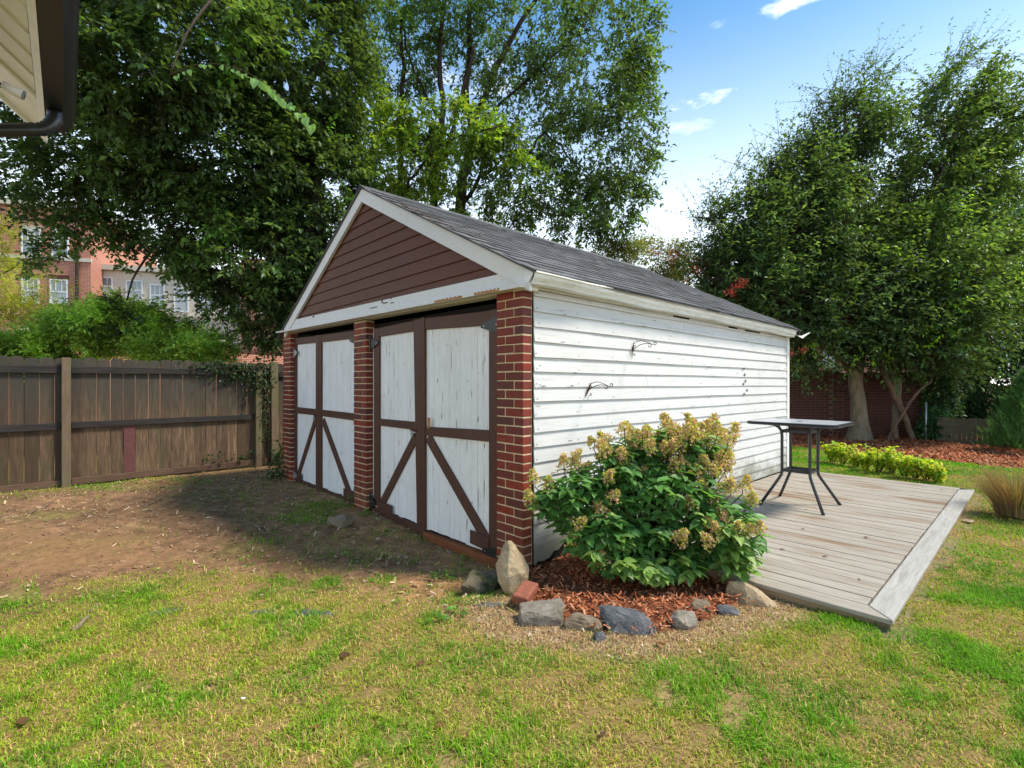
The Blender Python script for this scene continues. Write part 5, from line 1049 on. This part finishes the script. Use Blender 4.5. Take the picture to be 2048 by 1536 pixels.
crown(bl3, t3, dens=1.5, aspect=.5, leaf=.11, per=9, spray=.4, cols=((.035, .075, .022), (.06, .11, .03), (.025, .052, .02)), droop=.25, gap=.0, seed=41, shell=.3, twigs='bark_dark')
t4 = tree('understory_tree', 'yellow green sapling foliage filling in behind the garage ridge', 0)
limb([G0(810, 12), (812, 420, 12), (830, 350, 11.8), (900, 280, 11.6), (1010, 250, 11.4)], .05, .012, t4, 'bark_dark', 'trunk', jit=.02, seed=18); limb([G0(1000, 14.5), (985, 440, 14.5), (975, 380, 14.5)], .04, .01, t4, 'bark_dark', 'trunk', seed=19)
bl4 = [(905, 262, 11.8, 120, 42, .9, 520), (800, 320, 12, 90, 100, 1.1, 760), (720, 240, 12, 70, 90, 1., 420), (900, 330, 12.4, 90, 50, .8, 300), (990, 440, 14.5, 80, 55, .9, 320), (1000, 285, 11.8, 70, 30, .6, 150), (760, 400, 12.3, 80, 40, .8, 240), (860, 420, 13, 70, 40, .8, 130), (1050, 370, 12.6, 60, 40, .7, 120)]
crown(bl4, t4, dens=1.35, aspect=.5, leaf=.11, per=9, spray=.34, cols=((.06, .115, .016), (.125, .17, .02), (.035, .075, .015)), droop=.15, gap=-.1, gscale=.8, seed=51, shell=.4, twigs='bark_dark')

# right hand trees
r1 = tree('elm_tree', 'thick grey trunked tree with flared base in front of the brick wall', 0)
pts = [WP(1718, 893, 12.3), WP(1718, 876, 12.3), WP(1719, 850, 12.3), WP(1716, 800, 12.3), WP(1711, 765, 12.3), WP(1712, 735, 12.3), WP(1722, 690, 12.3), WP(1745, 600, 12.5), WP(1720, 450, 12.7), WP(1690, 300, 12.9), WP(1690, 180, 13)]
MB().tube(pts, [q * .8 for q in (.62, .44, .30, .235, .225, .24, .20, .15, .12, .08, .03)], 14, flat=.85).build('trunk', M['bark_grey'], r1, smooth=True)
limb([(1708, 745, 12.3), (1680, 712, 12.2), (1640, 690, 12), (1590, 668, 11.8)], .13, .03, r1, 'bark_grey', 'branch', jit=.02, seed=20); limb([(1735, 640, 12.4), (1800, 560, 12.4), (1850, 430, 12.6), (1890, 250, 13)], .10, .03, r1, jit=.03, seed=22); limb([(1720, 480, 12.7), (1620, 400, 12.6), (1520, 400, 12.6), (1440, 420, 12.6)], .05, .008, r1, jit=.03, seed=23)
limb([(1640, 690, 12), (1600, 600, 12), (1540, 540, 12)], .05, .01, r1, jit=.02, seed=24)
GRN = ((.034, .064, .024), (.062, .098, .028), (.016, .034, .018))
rb = [(1660, 265, 12.8, 40, 40, .5, 200), (1590, 330, 12.7, 40, 35, .5, 180), (1500, 370, 12.5, 36, 26, .4, 130), (1490, 640, 11.9, 26, 20, .3, 0), (1745, 195, 12.9, 40, 40, .5, 130), (1700, 225, 12.9, 60, 60, .8, 330), (1640, 345, 12.7, 75, 65, 1., 560), (1560, 420, 12.6, 75, 60, 1., 420), (1470, 410, 12.5, 62, 28, .5, 90), (1560, 490, 12.5, 130, 85, 1.2, 1050), (1480, 520, 12.3, 80, 55, .7, 360), (1640, 470, 12.4, 110, 110, 1.2, 1150), (1600, 610, 12., 110, 70, .9, 780), (1700, 610, 12., 110, 80, 1., 950), (1690, 420, 12.8, 70, 80, 1., 520), (1560, 560, 12, 80, 60, .8, 420), (1640, 690, 11.9, 70, 35, .6, 230), (1450, 500, 12.4, 50, 30, .4, 90), (1790, 660, 11.8, 80, 55, .8, 420)]
rb = [(b[0] - 12, b[1] + (40 if b[1] < 560 else 5)) + b[2:] for b in rb]
crown(rb, r1, dens=2.1, leaf=.11, per=14, spray=.8, cols=GRN, droop=.08, gap=.22, gscale=.75, seed=61, shell=.45, twigs='bark_dark', wind=(.45, 0, .25), aspect=.5)
wb = [(1750, 150, 12.9, 30, 30, .3, 44), (1690, 190, 12.9, 50, 26, .4, 50), (1590, 290, 12.7, 40, 24, .3, 44), (1540, 330, 12.6, 30, 20, .3, 26), (1470, 395, 12.5, 55, 20, .4, 36), (1500, 330, 12.5, 40, 20, .3, 14), (1420, 430, 12.4, 45, 12, .3, 22), (1640, 230, 12.7, 30, 20, .3, 22), (1440, 500, 12.3, 60, 25, .4, 40), (1530, 360, 12.6, 60, 30, .4, 40), (1600, 300, 12.7, 50, 30, .4, 36), (1440, 440, 12.4, 50, 20, .3, 30), (1660, 200, 12.9, 30, 20, .3, 20), (1480, 560, 12, 50, 30, .4, 30)]
crown(wb, r1, leaf=.08, per=12, spray=.8, cols=GRN, droop=.02, gap=-2, seed=62, shell=.2, twigs='bark_dark', wind=(.5, 0, .35), name='wispy_shoots', aspect=.36)
nb = [(1700, 540, 11.7, 120, 70, .5, 26), (1790, 480, 12.1, 60, 60, .4, 20), (1560, 600, 11.6, 40, 60, .3, 12), (1655, 690, 11.6, 60, 20, .3, 12), (1750, 700, 11.4, 60, 25, .3, 9)]
crown(nb, r1, leaf=.075, per=16, spray=.42, cols=((.13, .24, .02), (.17, .30, .025), (.10, .20, .02)), droop=.35, gap=-2, seed=63, shell=.2, name='new_growth', aspect=.36)
r2 = tree('crossing_trunk_tree', 'tree with two thin crossing trunks by the end of the brick wall', 0)
limb([(1830, 895, 12.05), (1822, 870, 12.05), (1808, 830, 12.05), (1793, 800, 12.05), (1778, 768, 12.05), (1762, 730, 12.05), (1745, 670, 12.1)], .066, .058, r2, 'bark_tan', 'trunk', jit=.01, seed=25)
limb([(1791, 895, 12.25), (1790, 870, 12.25), (1790, 830, 12.25), (1797, 770, 12.25), (1798, 700, 12.25), (1830, 560, 12.4), (1870, 400, 12.6), (1930, 200, 12.9)], .08, .045, r2, 'bark_grey', 'trunk', jit=.01, seed=26)
limb([(1804, 820, 12.1), (1793, 780, 12.15), (1785, 750, 12.15), (1788, 700, 12.2)], .06, .05, r2, 'bark_tan', 'trunk', jit=.01, seed=27)
limb([(1776, 890, 12.), (1780, 870, 12.), (1800, 838, 11.9), (1812, 818, 11.85), (1830, 790, 11.85), (1850, 772, 11.85), (1864, 755, 11.9), (1866, 700, 12)], .034, .03, r2, 'bark_tan', 'branch', jit=.006, seed=28)
limb([(1870, 400, 12.6), (1960, 300, 12.8), (2030, 210, 13)], .04, .01, r2, jit=.02, seed=29); limb([(1850, 480, 12.5), (1960, 420, 12.6), (2020, 350, 12.6)], .035, .008, r2, jit=.02, seed=30)
r2b = [(1930, 165, 13, 70, 60, .7, 230), (1890, 240, 13, 90, 70, .9, 430), (1970, 235, 13, 70, 60, .7, 260), (1885, 340, 12.8, 100, 60, 1.1, 560), (1960, 340, 12.8, 80, 50, .8, 240), (1805, 420, 12.6, 70, 55, 1., 460), (1830, 500, 12.4, 130, 100, 1.2, 1250), (1900, 600, 11.8, 130, 90, 1.1, 950), (1960, 480, 12.5, 80, 70, .9, 420), (1870, 690, 11.6, 90, 50, .8, 420), (1780, 560, 12, 80, 70, .8, 520), (1830, 640, 11.6, 80, 60, .7, 420)]
r2b = [(b[0] - 5, b[1] + (28 if b[1] < 560 else 5)) + b[2:] for b in r2b]
crown(r2b, r2, dens=2.1, leaf=.11, per=14, spray=.75, cols=((.036, .068, .022), (.075, .118, .026), (.018, .038, .017)), droop=.1, gap=.22, gscale=.75, seed=71, shell=.45, twigs='bark_dark', wind=(.5, 0, .3), aspect=.5)
wb = [(1940, 110, 13, 50, 25, .4, 44), (1880, 170, 13, 30, 30, .3, 26), (2010, 190, 13, 50, 30, .4, 40), (2020, 290, 12.9, 60, 30, .4, 40), (1990, 380, 12.8, 60, 20, .4, 24), (1985, 400, 12.8, 40, 20, .4, 20)]
crown(wb, r2, leaf=.08, per=12, spray=.8, cols=GRN, droop=.02, gap=-2, seed=72, shell=.2, twigs='bark_dark', wind=(.7, 0, .3), name='wispy_shoots', aspect=.36)
nb = [(1860, 620, 11.2, 60, 50, .5, 30), (1900, 690, 11.1, 60, 40, .4, 18), (1920, 560, 11.4, 80, 40, .4, 18), (1870, 450, 12, 70, 60, .4, 22)]
crown(nb, r2, leaf=.075, per=16, spray=.42, cols=((.13, .24, .02), (.17, .30, .025), (.10, .20, .02)), droop=.35, gap=-2, seed=73, shell=.2, name='new_growth', aspect=.36)
# crape myrtle behind the roof
cm = tree('crape_myrtle', 'crape myrtle with coral red blossom showing over the garage roof edge', 0)
limb([G0(1440, 14), (1430, 640, 14), (1400, 560, 13.9), (1350, 500, 13.9)], .07, .02, cm, 'bark_tan', 'trunk', jit=.02, seed=32)
cb = [(1300, 520, 13.9, 100, 40, .8, 700), (1400, 545, 13.6, 90, 60, .9, 620), (1225, 512, 14, 45, 24, .5, 220), (1470, 600, 13, 70, 45, .7, 330), (1540, 620, 12.8, 50, 30, .5, 120), (1590, 690, 12.4, 35, 45, .4, 120)]
crown(cb, cm, dens=2.6, aspect=.5, leaf=.065, per=9, spray=.32, cols=((.07, .095, .022), (.14, .10, .03), (.04, .065, .018)), droop=.2, gap=-.2, seed=81, shell=.4, wind=(0, 0, .2))
fb = [(1405, 520, 12.9, 24, 16, .2, 14), (1340, 512, 13.2, 30, 14, .3, 10), (1460, 572, 12.2, 12, 8, .1, 8), (1484, 574, 12.1, 9, 12, .1, 10), (1468, 588, 12.1, 8, 7, .1, 5), (1417, 585, 12.5, 5, 5, .1, 3), (1578, 707, 11.9, 12, 7, .1, 5), (1608, 700, 11.9, 6, 5, .1, 3), (1310, 505, 13.2, 14, 12, .2, 5), (1275, 560, 12.2, 6, 5, .1, 0)]
crown(fb, cm, leaf=.05, per=14, spray=.14, cols=((.55, .07, .07), (.60, .13, .10), (.45, .12, .07)), droop=.0, gap=-2, seed=82, shell=.1, name='blossom', mat='leaf' if False else 'leaf') if False else None
def blossom(parent, spots, cols, seed):
    r = np.random.default_rng(seed); P = []
    for px, py, Yd, sz, n in spots: P.append(WP(px, py, Yd) + r.normal(0, 1, (n, 3)) * np.array((1, 1, .8)) * sz)
    P = np.concatenate(P); n = len(P); L = r.uniform(.035, .06, n); c = np.array(cols)[r.integers(0, len(cols), n)] * r.uniform(.8, 1.2, (n, 1)); return leaves_at(P, r.normal(size=(n, 3)), r.normal(size=(n, 3)), L, L, c, parent=parent, name='blossom', mat='petal')
blossom(cm, [(1400, 525, 12.4, .11, 80), (1395, 540, 12.4, .07, 44), (1345, 512, 12.9, .13, 50), (1310, 505, 13.4, .08, 16), (1485, 566, 11.2, .06, 80), (1462, 585, 11.2, .06, 60), (1472, 572, 11.2, .05, 40), (1417, 585, 12.5, .03, 26), (1580, 707, 10.9, .06, 40), (1608, 700, 10.9, .03, 18), (1370, 560, 13, .06, 14), (1265, 508, 13.6, .07, 12)], [(.55, .07, .08), (.62, .15, .12), (.5, .12, .07)], 5)
# backdrop of darker trees on the right and far green masses
r3 = tree('evergreen_tree', 'dark broad evergreen filling the gap behind the low picket fence', 0)
limb([G0(1960, 15), (1958, 700, 15), (1965, 560, 15), (1980, 400, 15)], .16, .06, r3, 'bark_dark', 'trunk', seed=33)
eb = [(1960, 640, 15, 150, 110, 1.4, 1900), (1980, 760, 14.2, 150, 85, 1.1, 1900), (2080, 560, 14.5, 110, 150, 1.4, 1300), (1900, 800, 14.4, 60, 60, .6, 500), (2130, 740, 14, 120, 110, 1.3, 900), (2380, 720, 13.5, 150, 120, 1.4, 650)]
crown(eb, r3, leaf=.10, per=11, spray=.42, cols=((.018, .045, .016), (.030, .07, .028), (.010, .026, .012)), droop=.15, gap=-.9, seed=91, shell=.55)
r4 = tree('shade_tree', 'mid green tree rising at the right edge behind the crossing trunk tree', 0)
limb([G0(2120, 16), (2100, 600, 16), (2080, 440, 16)], .18, .06, r4, 'bark_dark', 'trunk', seed=34)
crown([(2020, 420, 16, 80, 60, 1.2, 560), (2090, 430, 16, 120, 90, 1.6, 900), (1960, 470, 16, 80, 60, 1.2, 600), (2030, 540, 15.5, 110, 80, 1.4, 900), (2200, 520, 15, 130, 140, 1.8, 700)], r4, leaf=.10, per=11, spray=.45, cols=((.045, .095, .02), (.085, .14, .025), (.025, .06, .018)), droop=.2, gap=-.5, seed=92, shell=.5)
iv = tree('ivy_covered_stump', 'ivy clad bush between the brick wall end and the picket fence', 0, 'ivy')
limb([G0(1882, 13), (1880, 760, 13), (1878, 660, 13)], .12, .1, iv, 'bark_dark', 'trunk', seed=35)
crown([(1882, 800, 12.4, 26, 75, .3, 420), (1870, 850, 11.95, 26, 34, .25, 220), (1880, 720, 12.8, 34, 50, .4, 260)], iv, leaf=.07, per=8, spray=.18, cols=((.018, .05, .018), (.035, .08, .03), (.012, .03, .012)), droop=.5, gap=-2, seed=93, shell=.8, aspect=.8)
r5 = tree('background_hedge', 'dense green growth behind the garage between the two big trees', 0, 'hedge')
crown([(1500, 720, 22, 120, 30, 1., 260), (1320, 700, 24, 300, 60, 1.5, 500)], r5, leaf=.16, per=9, spray=.5, cols=MID, droop=.2, gap=-1, seed=94, shell=.7)
# conifer at right edge
cf = tree('young_conifer', 'small bright green conifer with feathery sprays at the right edge', 0, 'conifer')
limb([G0(2066, 10.1), (2066, 820, 10.1), (2066, 730, 10.1)], .04, .01, cf, 'bark_dark', 'trunk', seed=36)
def conifer(parent, px, Yd, ztop, R, n, seed):
    r = np.random.default_rng(seed); x0, y0, _ = WP(px, 768, Yd); u = r.uniform(0, 1, n) ** .75; z = ztop * (1 - u) * .97 + .05; az = r.uniform(0, 6.28, n); rr = R * (u ** .85) * r.uniform(.35, 1.05, n) * (1 + .15 * np.sin(az * 5 + z * 9))
    P = np.stack([x0 + rr * np.cos(az), y0 + rr * np.sin(az), z], -1); D = np.stack([np.cos(az) * .6, np.sin(az) * .6, np.full(n, .75)], -1) + r.normal(0, .18, (n, 3)); D /= np.linalg.norm(D, axis=1, keepdims=True)
    per = 14; k = np.arange(per); S = np.cross(D, r.normal(size=(n, 3))); S /= np.linalg.norm(S, axis=1, keepdims=True); L = r.uniform(.12, .22, n)
    pos = P[:, None] + D[:, None] * (k / per)[None, :, None] * L[:, None, None]; ld = D[:, None] * .8 + S[:, None] * np.where(k % 2, 1, -1)[None, :, None] * .6 + r.normal(0, .12, (n, per, 3)); cc = np.array((.09, .22, .06)) * r.uniform(.6, 1.5, (n, 1, 1)) * r.uniform(.8, 1.2, (n, per, 1)); Ls = np.full((n, per), .05) * (1.1 - k / per)[None, :] ** .5
    return leaves_at(pos.reshape(-1, 3), ld.reshape(-1, 3), r.normal(size=(n * per, 3)), Ls.ravel(), Ls.ravel() * .34, cc.reshape(-1, 3), parent=parent, name='crown')
conifer(cf, 2062, 10.1, 1.66, .74, 2300, 95)
# left: yellow green tree and bright shrubs behind the fence
y1 = tree('locust_tree', 'feathery yellow green tree at the left edge before the brick apartment block', 0)
limb([G0(-30, 13.5), (-35, 620, 13.5), (-30, 480, 13.5)], .09, .03, y1, 'bark_dark', 'trunk', seed=37); limb([(-30, 560, 13.5), (20, 540, 13.3), (60, 510, 13.2)], .03, .008, y1, seed=38)
crown([(0, 500, 13.4, 50, 45, .6, 240), (10, 560, 13.3, 55, 35, .6, 230), (0, 620, 13.2, 80, 30, .7, 240), (60, 615, 13., 55, 22, .5, 110), (-90, 560, 13.5, 90, 130, 1.4, 500), (100, 570, 13, 36, 12, .3, 20), (15, 660, 13, 60, 22, .5, 100), (15, 450, 13.3, 30, 16, .3, 40)], y1, dens=2., leaf=.06, per=14, spray=.4, cols=((.12, .15, .018), (.19, .18, .025), (.07, .10, .016)), droop=.0, gap=-.4, seed=101, shell=.3, aspect=.3, wind=(.4, 0, 0))
SH = [('bright lime green shrub rising highest behind the left fence panels', [(190, 650, 10.3, 85, 45, .6, 900), (140, 690, 10., 80, 35, .5, 420), (250, 640, 10.4, 45, 30, .4, 240)], 102),
      ('loose green shrub behind the middle of the fence', [(310, 672, 10.6, 70, 40, .5, 560), (345, 700, 10.2, 90, 28, .5, 420)], 103),
      ('low yellow green shrub behind the fence next to the garden wall pillar', [(410, 705, 11.2, 55, 28, .5, 380), (370, 690, 11.2, 40, 26, .4, 160)], 104),
      ('straggly green shrub behind the fence at the left edge', [(50, 712, 9.8, 80, 28, .5, 420), (-60, 700, 9.8, 90, 40, .6, 300)], 105)]
for lab, bb, sd in SH:
    s_ = tree('leafy_shrub', lab, 0, 'shrub', 'shrubs behind the board fence'); limb([G0(bb[0][0], bb[0][2]), (bb[0][0], 740, bb[0][2]), (bb[0][0] + 8, bb[0][1], bb[0][2])], .03, .01, s_, 'bark_dark', 'stem', 7, seed=sd)
    crown(bb, s_, dens=2.2, gain=2.4, leaf=.085, per=12, spray=.36, cols=((.12, .20, .035), (.20, .27, .05), (.06, .12, .03)), droop=.05, gap=-.05, gscale=.45, seed=sd, shell=.5, wind=(0, 0, .3), aspect=.4)
# ivy on the fence near the garage
ivf = tree('fence_ivy', 'dark ivy creeping over the fence top beside the garage', 0, 'ivy')
def ivy(parent, spots, seed, cols=((.018, .045, .014), (.035, .075, .02), (.05, .07, .02)), size=.045):
    r = np.random.default_rng(seed); P = []
    for s0, t0, z0, ss_, sz, n in spots:
        x, y_ = L2W(s0, t0); a = r.normal(0, 1, (n, 3)); P.append(np.stack([x + a[:, 0] * ss_ * DR[0] + a[:, 1] * .03 * DL[0], y_ + a[:, 0] * ss_ * DR[1] + a[:, 1] * .03 * DL[1], z0 + a[:, 2] * sz], -1))
    P = np.concatenate(P); P[:, 2] = np.maximum(P[:, 2], .02); n = len(P); L = size * r.uniform(.6, 1.3, n); c = np.array(cols)[r.integers(0, len(cols), n)] * r.uniform(.7, 1.3, (n, 1)); D = r.normal(0, .6, (n, 3)) + np.array((0, 0, -.7)); N = r.normal(0, .5, (n, 3)) + np.array((.5, -.6, .5))
    return leaves_at(P, D, N, L, L * .8, c, parent=parent, name='leaves')
ivy(ivf, [(-.55, 6.38, 1.66, .22, .05, 240), (-.2, 6.36, 1.6, .16, .08, 300), (.05, 6.33, 1.45, .10, .14, 260), (.1, 6.33, 1.1, .04, .2, 70), (-.45, 6.4, 1.5, .2, .06, 90), (.13, 6.34, .6, .03, .25, 60), (-.2, 6.38, 1.2, .02, .16, 30), (.33, 6.3, .12, .08, .1, 120), (-.3, 6.36, .2, .3, .05, 60)], 6)
limb([(500, 790, 8.45), (470, 760, 8.4), (440, 740, 8.35)], .004, .002, ivf, 'stem', 'stem', 4); m = MB(); 
for a, b, c_ in ((.1, .2, 1.5), (.15, .1, 1.7), (-.5, -.1, 1.66)): m.tube([(*L2W(a, 6.33), .05 if a > 0 else 1.4), (*L2W(a + .02, 6.32), .8 if a > 0 else 1.55), (*L2W(b, 6.33), c_)], .006, 5)
m.build('vine_stems', M['stem'], ivf, smooth=True)
ivp = tree('pier_base_creeper', 'small green creeper at the foot of the far left brick pier', 0, 'creeper'); ivy(ivp, [(-.1, 5.12, .10, .06, .07, 90), (-.15, 4.95, .05, .12, .03, 60), (.0, 5.25, .35, .05, .15, 70)], 8, ((.05, .11, .02), (.03, .07, .02)), .04)
# small weeds
def weed(px, py, n, size, h, label, seed, cols=((.11, .28, .03), (.16, .36, .04), (.08, .20, .03)), spread=.036, name='weed', cat='weed', asp=.55, z=.0):
    r = np.random.default_rng(seed); x, y_ = GP(px, py, 0.01); P = np.stack([x + r.normal(0, spread, n), y_ + r.normal(0, spread * .7, n), float(ground_h(x, y_)) + .01 + r.uniform(0, h, n)], -1); L = size * r.uniform(.6, 1.3, n); az = r.uniform(0, 6.28, n)
    D = np.stack([np.cos(az), np.sin(az), r.uniform(-.3, .6, n)], -1); N = r.normal(0, .4, (n, 3)) + np.array((0, 0, 1.)); c = np.array(cols)[r.integers(0, len(cols), n)] * r.uniform(.8, 1.25, (n, 1)); o = leaves_at(P, D, N, L, L * asp, c, name=name); return tag(o, label, cat, kind='stuff' if spread > .07 else None)
weed(868, 1135, 26, .035, .05, 'bright green leafy weed on the soil in front of the threshold board', 1); weed(893, 1131, 22, .038, .05, 'smaller weed touching the bright one by the threshold board', 2, spread=.03); weed(797, 1188, 8, .03, .015, 'tiny flat two leaved seedling on bare soil', 3, spread=.012)
weed(620, 1068, 20, .03, .04, 'small grassy weed left of the brown rock', 4, asp=.18); weed(645, 1085, 16, .03, .04, 'thin grassy weed in front of the brown rock', 5, asp=.18); weed(696, 1005, 30, .035, .12, 'dark weed against the farther door sill by the middle pier', 6, spread=.04); weed(729, 1022, 18, .035, .06, 'light green weed at the foot of the middle brick pier', 7, spread=.03)
weed(110, 975, 60, .04, .05, 'dark weeds under the fence kickboard near the fence post', 8, spread=.22, asp=.5); weed(340, 958, 40, .035, .04, 'weeds under the fence kickboard in the middle', 9, spread=.2)
weed(905, 1222, 30, .045, .02, 'clover patch on the soil left of the loose brick', 10, spread=.08)
# perennials behind the deck
r_ = np.random.default_rng(77); spots = [(1662, 925, .34), (1685, 928, .36), (1708, 934, .38), (1732, 940, .45), (1755, 944, .47), (1780, 948, .36), (1806, 955, .33), (1828, 958, .30), (1850, 962, .34), (1874, 966, .22)]
words = ['first from the table leg', 'second from the table leg', 'third from the table leg', 'tall one left of the middle', 'tallest one in the middle', 'just right of the tallest', 'short yellowing one right of the middle', 'low one before the last three', 'upright one before the last', 'lowest and last at the right end']
for i, (px, py, h) in enumerate(spots):
    h *= .86 * r_.uniform(.7, 1.25); s, t_ = W2L(*GP(px, py, 0)); s = max(s, 5.98); x, y_ = L2W(s + r_.uniform(0, .15), t_); p = empty('lime_perennial', (x, y_, 0), 0, 'lime green leafy perennial behind the deck, ' + words[i], 'plant', 'lime perennials along the far deck edge'); m = MB(); n = 200; P = []; D = []
    for k in range(16):
        a = r_.uniform(0, 6.28); l = r_.uniform(.15, .62) * h; top = np.array((math.cos(a) * l, math.sin(a) * l, h * r_.uniform(.7, 1.08))); m.tube([(math.cos(a) * .03, math.sin(a) * .03, 0), tuple(top * (.6, .6, .55)), tuple(top)], [.004, .003, .002], 4, False)
        for q in range(24): u = r_.uniform(.25, 1.); P.append(top * (u ** 1.3, u ** 1.3, u) + r_.normal(0, .012, 3)); aa = r_.uniform(0, 6.28); D.append((math.cos(aa), math.sin(aa), -.25))
        if k % 4 == 0: m.tube([tuple(top), tuple(top + (.01, 0, .08)), tuple(top + (.03, 0, .13))], [.002, .0015, .001], 4, False)
    P = np.array(P); D = np.array(D) + r_.normal(0, .25, (len(P), 3)); L = r_.uniform(.045, .09, len(P)); c = np.array([(.42, .62, .04), (.58, .68, .07), (.66, .62, .10), (.28, .48, .04)])[r_.integers(0, 4, len(P))] * r_.uniform(.8, 1.2, (len(P), 1))
    leaves_at(P, D, r_.normal(0, .3, (len(P), 3)) + (0, 0, 1.), L, L * .5, c, parent=p, name='leaves'); m.build('stems', M['stem'], p)
# ornamental grass clump
og = empty('ornamental_grass', (*GP(2030, 1030), 0), 0, 'purple brown tuft of ornamental grass in the lawn at the right edge', 'grass clump')
def tuft(parent, n, R, H, seed):
    r = np.random.default_rng(seed); az = r.uniform(0, 6.28, n); rb_ = R * .45 * np.sqrt(r.uniform(0, 1, n)); ln = R * r.uniform(.3, 1.25, n); h = H * r.uniform(.55, 1.05, n); k = 5; V = []; w = r.uniform(.0018, .0035, n); fa = r.uniform(0, 6.28, n)
    for i in range(k + 1):
        u = i / k; rad = rb_ + ln * u ** 1.6; z = h * (u * 1.15 - .28 * u ** 2.5 * (ln / R)); ww = w * (1 - u * .9)
        for sg in (-1, 1): V.append(np.stack([rad * np.cos(az) + sg * ww * np.cos(fa), rad * np.sin(az) + sg * ww * np.sin(fa), z], -1))
    V = np.stack(V, 1); b = np.arange(n)[:, None] * (2 * k + 2); Fc = np.concatenate([b + [2 * i, 2 * i + 1, 2 * i + 3, 2 * i + 2] for i in range(k)]); pal = np.array([(.26, .15, .10), (.40, .29, .15), (.16, .08, .07), (.28, .28, .08)]); c = pal[r.integers(0, 4, n)] * r.uniform(.7, 1.3, (n, 1))
    return np_mesh('blades', V.reshape(-1, 3), Fc, M['blade'], np.repeat(c, 2 * k + 2, 0), parent)
tuft(og, 1500, .34, .56, 4)

# ================================================================== HOUSE EAVE AT THE UPPER LEFT
ED = np.array((-.667, .745)); EN = np.array((-.745, -.667))      # along the gutter (away), inward to the house
Z0 = CAMH + 1.6
yend = 3.18; ge = np.array(((129 - 1024) / F * yend, yend))
H = empty('house', (ge[0], ge[1], 0), math.atan2(-ED[1], -ED[0]), 'cream house eave with dark bronze gutter and downpipe at the upper left', 'house')
# local frame: +x runs back towards and past the camera, inward to the house is +y or -y
sy = 1 if (-math.sin(math.atan2(-ED[1], -ED[0])) * EN[0] + math.cos(math.atan2(-ED[1], -ED[0])) * EN[1]) > 0 else -1
prof = [(0, 0), (.083, 0), (.083, .13), (.078, .13), (.078, .006), (.004, .006), (-.012, .035), (-.030, .055), (-.034, .095), (-.048, .105), (-.048, .128), (-.054, .128), (-.054, .100), (-.041, .090), (-.038, .05), (-.016, .03)]
prof = [(sy * a, Z0 + b) for a, b in prof]
MB().prism(prof, 'x', 0, 3.6).build('gutter', M['bronze_gutter'], H)
MB().prism([(sy * .083, Z0 + .13), (sy * .083, Z0), (0, Z0), (-sy * .016, Z0 + .03), (-sy * .038, Z0 + .055), (-sy * .041, Z0 + .095), (-sy * .054, Z0 + .105), (-sy * .054, Z0 + .13)], 'x', -.004, -.001).build('gutter_end_cap', M['bronze_gutter'], H)
PI_ = .9
def soff(p): return Z0 + .03 + PI_ * (p - .086)
def eave_panel(x0, x1, p0, p1, th, name, mat, dz=0.): return MB().prism([(sy * p0, soff(p0) + dz), (sy * p1, soff(p1) + dz), (sy * p1, soff(p1) + dz + th), (sy * p0, soff(p0) + dz + th)], 'x', x0, x1).build(name, M[mat], H)
MB().prism([(sy * .086, Z0 + .0), (sy * .118, Z0 + .035), (sy * .118, Z0 + .05), (sy * .086, Z0 + .14)], 'x', -.25, 3.6).build('frieze_trim', M['cream'], H)
x = .36
while x < 3.4:
    eave_panel(x + .004, x + .206, .122, .62, .012, 'soffit_panel', 'cream'); eave_panel(x - .016, x + .002, .121, .62, .014, 'soffit_rib', 'cream', -.011); x += .212
eave_panel(.345, .36, .12, .62, .05, 'soffit_rib', 'cream', -.02)
eave_panel(-.20, .26, .12, .62, .03, 'rake_soffit', 'cream', .01); eave_panel(-.235, -.20, .10, .62, .14, 'rake_board', 'cream', -.02)
eave_panel(.262, .345, .12, .62, .01, 'dark_gap', 'void', .07)
eave_panel(-.24, 3.6, .06, 1.1, .03, 'roof', 'shingle', .16)
MB().box(.4, 1.7, min(sy * .60, sy * 1.25), max(sy * .60, sy * 1.25), -.1, soff(.60)).build('wall', M['cream'], H)
# downpipe with ribbed elbow
ex0 = .33; path = [(ex0, sy * .042, Z0 + .01), (ex0, sy * .042, Z0 - .03)] + [(ex0, sy * (.042 + .115 * (1 - math.cos(a))), Z0 - .03 - .115 * math.sin(a)) for a in np.linspace(.12, 1.30, 10)]
last = np.array(path[-1]); path += [tuple(last + np.array((0, sy * .94, -.34)) * k) for k in (.05, .2, .46)]
m = MB(); rad = [.040] * 2 + [.042 + (.005 if i % 2 else -.002) for i in range(10)] + [.042] * 3
m.tube(path, rad, 16, flat=.8).build('downspout', M['bronze_gutter'], H, smooth=True)
MB().tube([(ex0, sy * .55, 2.6), (ex0, sy * .56, .1)], .04, 12).build('downspout', M['bronze_gutter'], H, smooth=True)
# security light under the eave
lp = empty('security_light', (0, 0, 0), 0, 'twin headed white security light tucked under the cream eave', 'light')
c = np.array(WP(20, 178, 2.55)); sideways = np.array((EN[0], EN[1], 0)); fwd = np.array((ED[0], ED[1], 0))
MB().tube([c - fwd * .01 + sideways * .03 + (0, 0, .012), c, c + (sideways * -.045) + (0, 0, -.012)], [.018, .022, .026], 12).build('lamp_head', M['window_white'], lp, smooth=True)
MB().tube([c + sideways * -.045 + (0, 0, -.012), c + sideways * -.055 + (0, 0, -.0145)], .023, 12).build('lens', M['pane'], lp)
MB().tube([c + sideways * .03, c + sideways * .06 + (0, 0, .03), c + sideways * .08 + (0, 0, .12)], .012, 8).build('arm', M['black_metal'], lp, smooth=True)
MB().tube([c + sideways * .075 + (0, 0, .0), c + sideways * .075 + (0, 0, .01), c + sideways * .09 - fwd * .05 + (0, 0, -.02)], [.022, .024, .026], 12).build('lamp_head', M['black_metal'], lp, smooth=True)
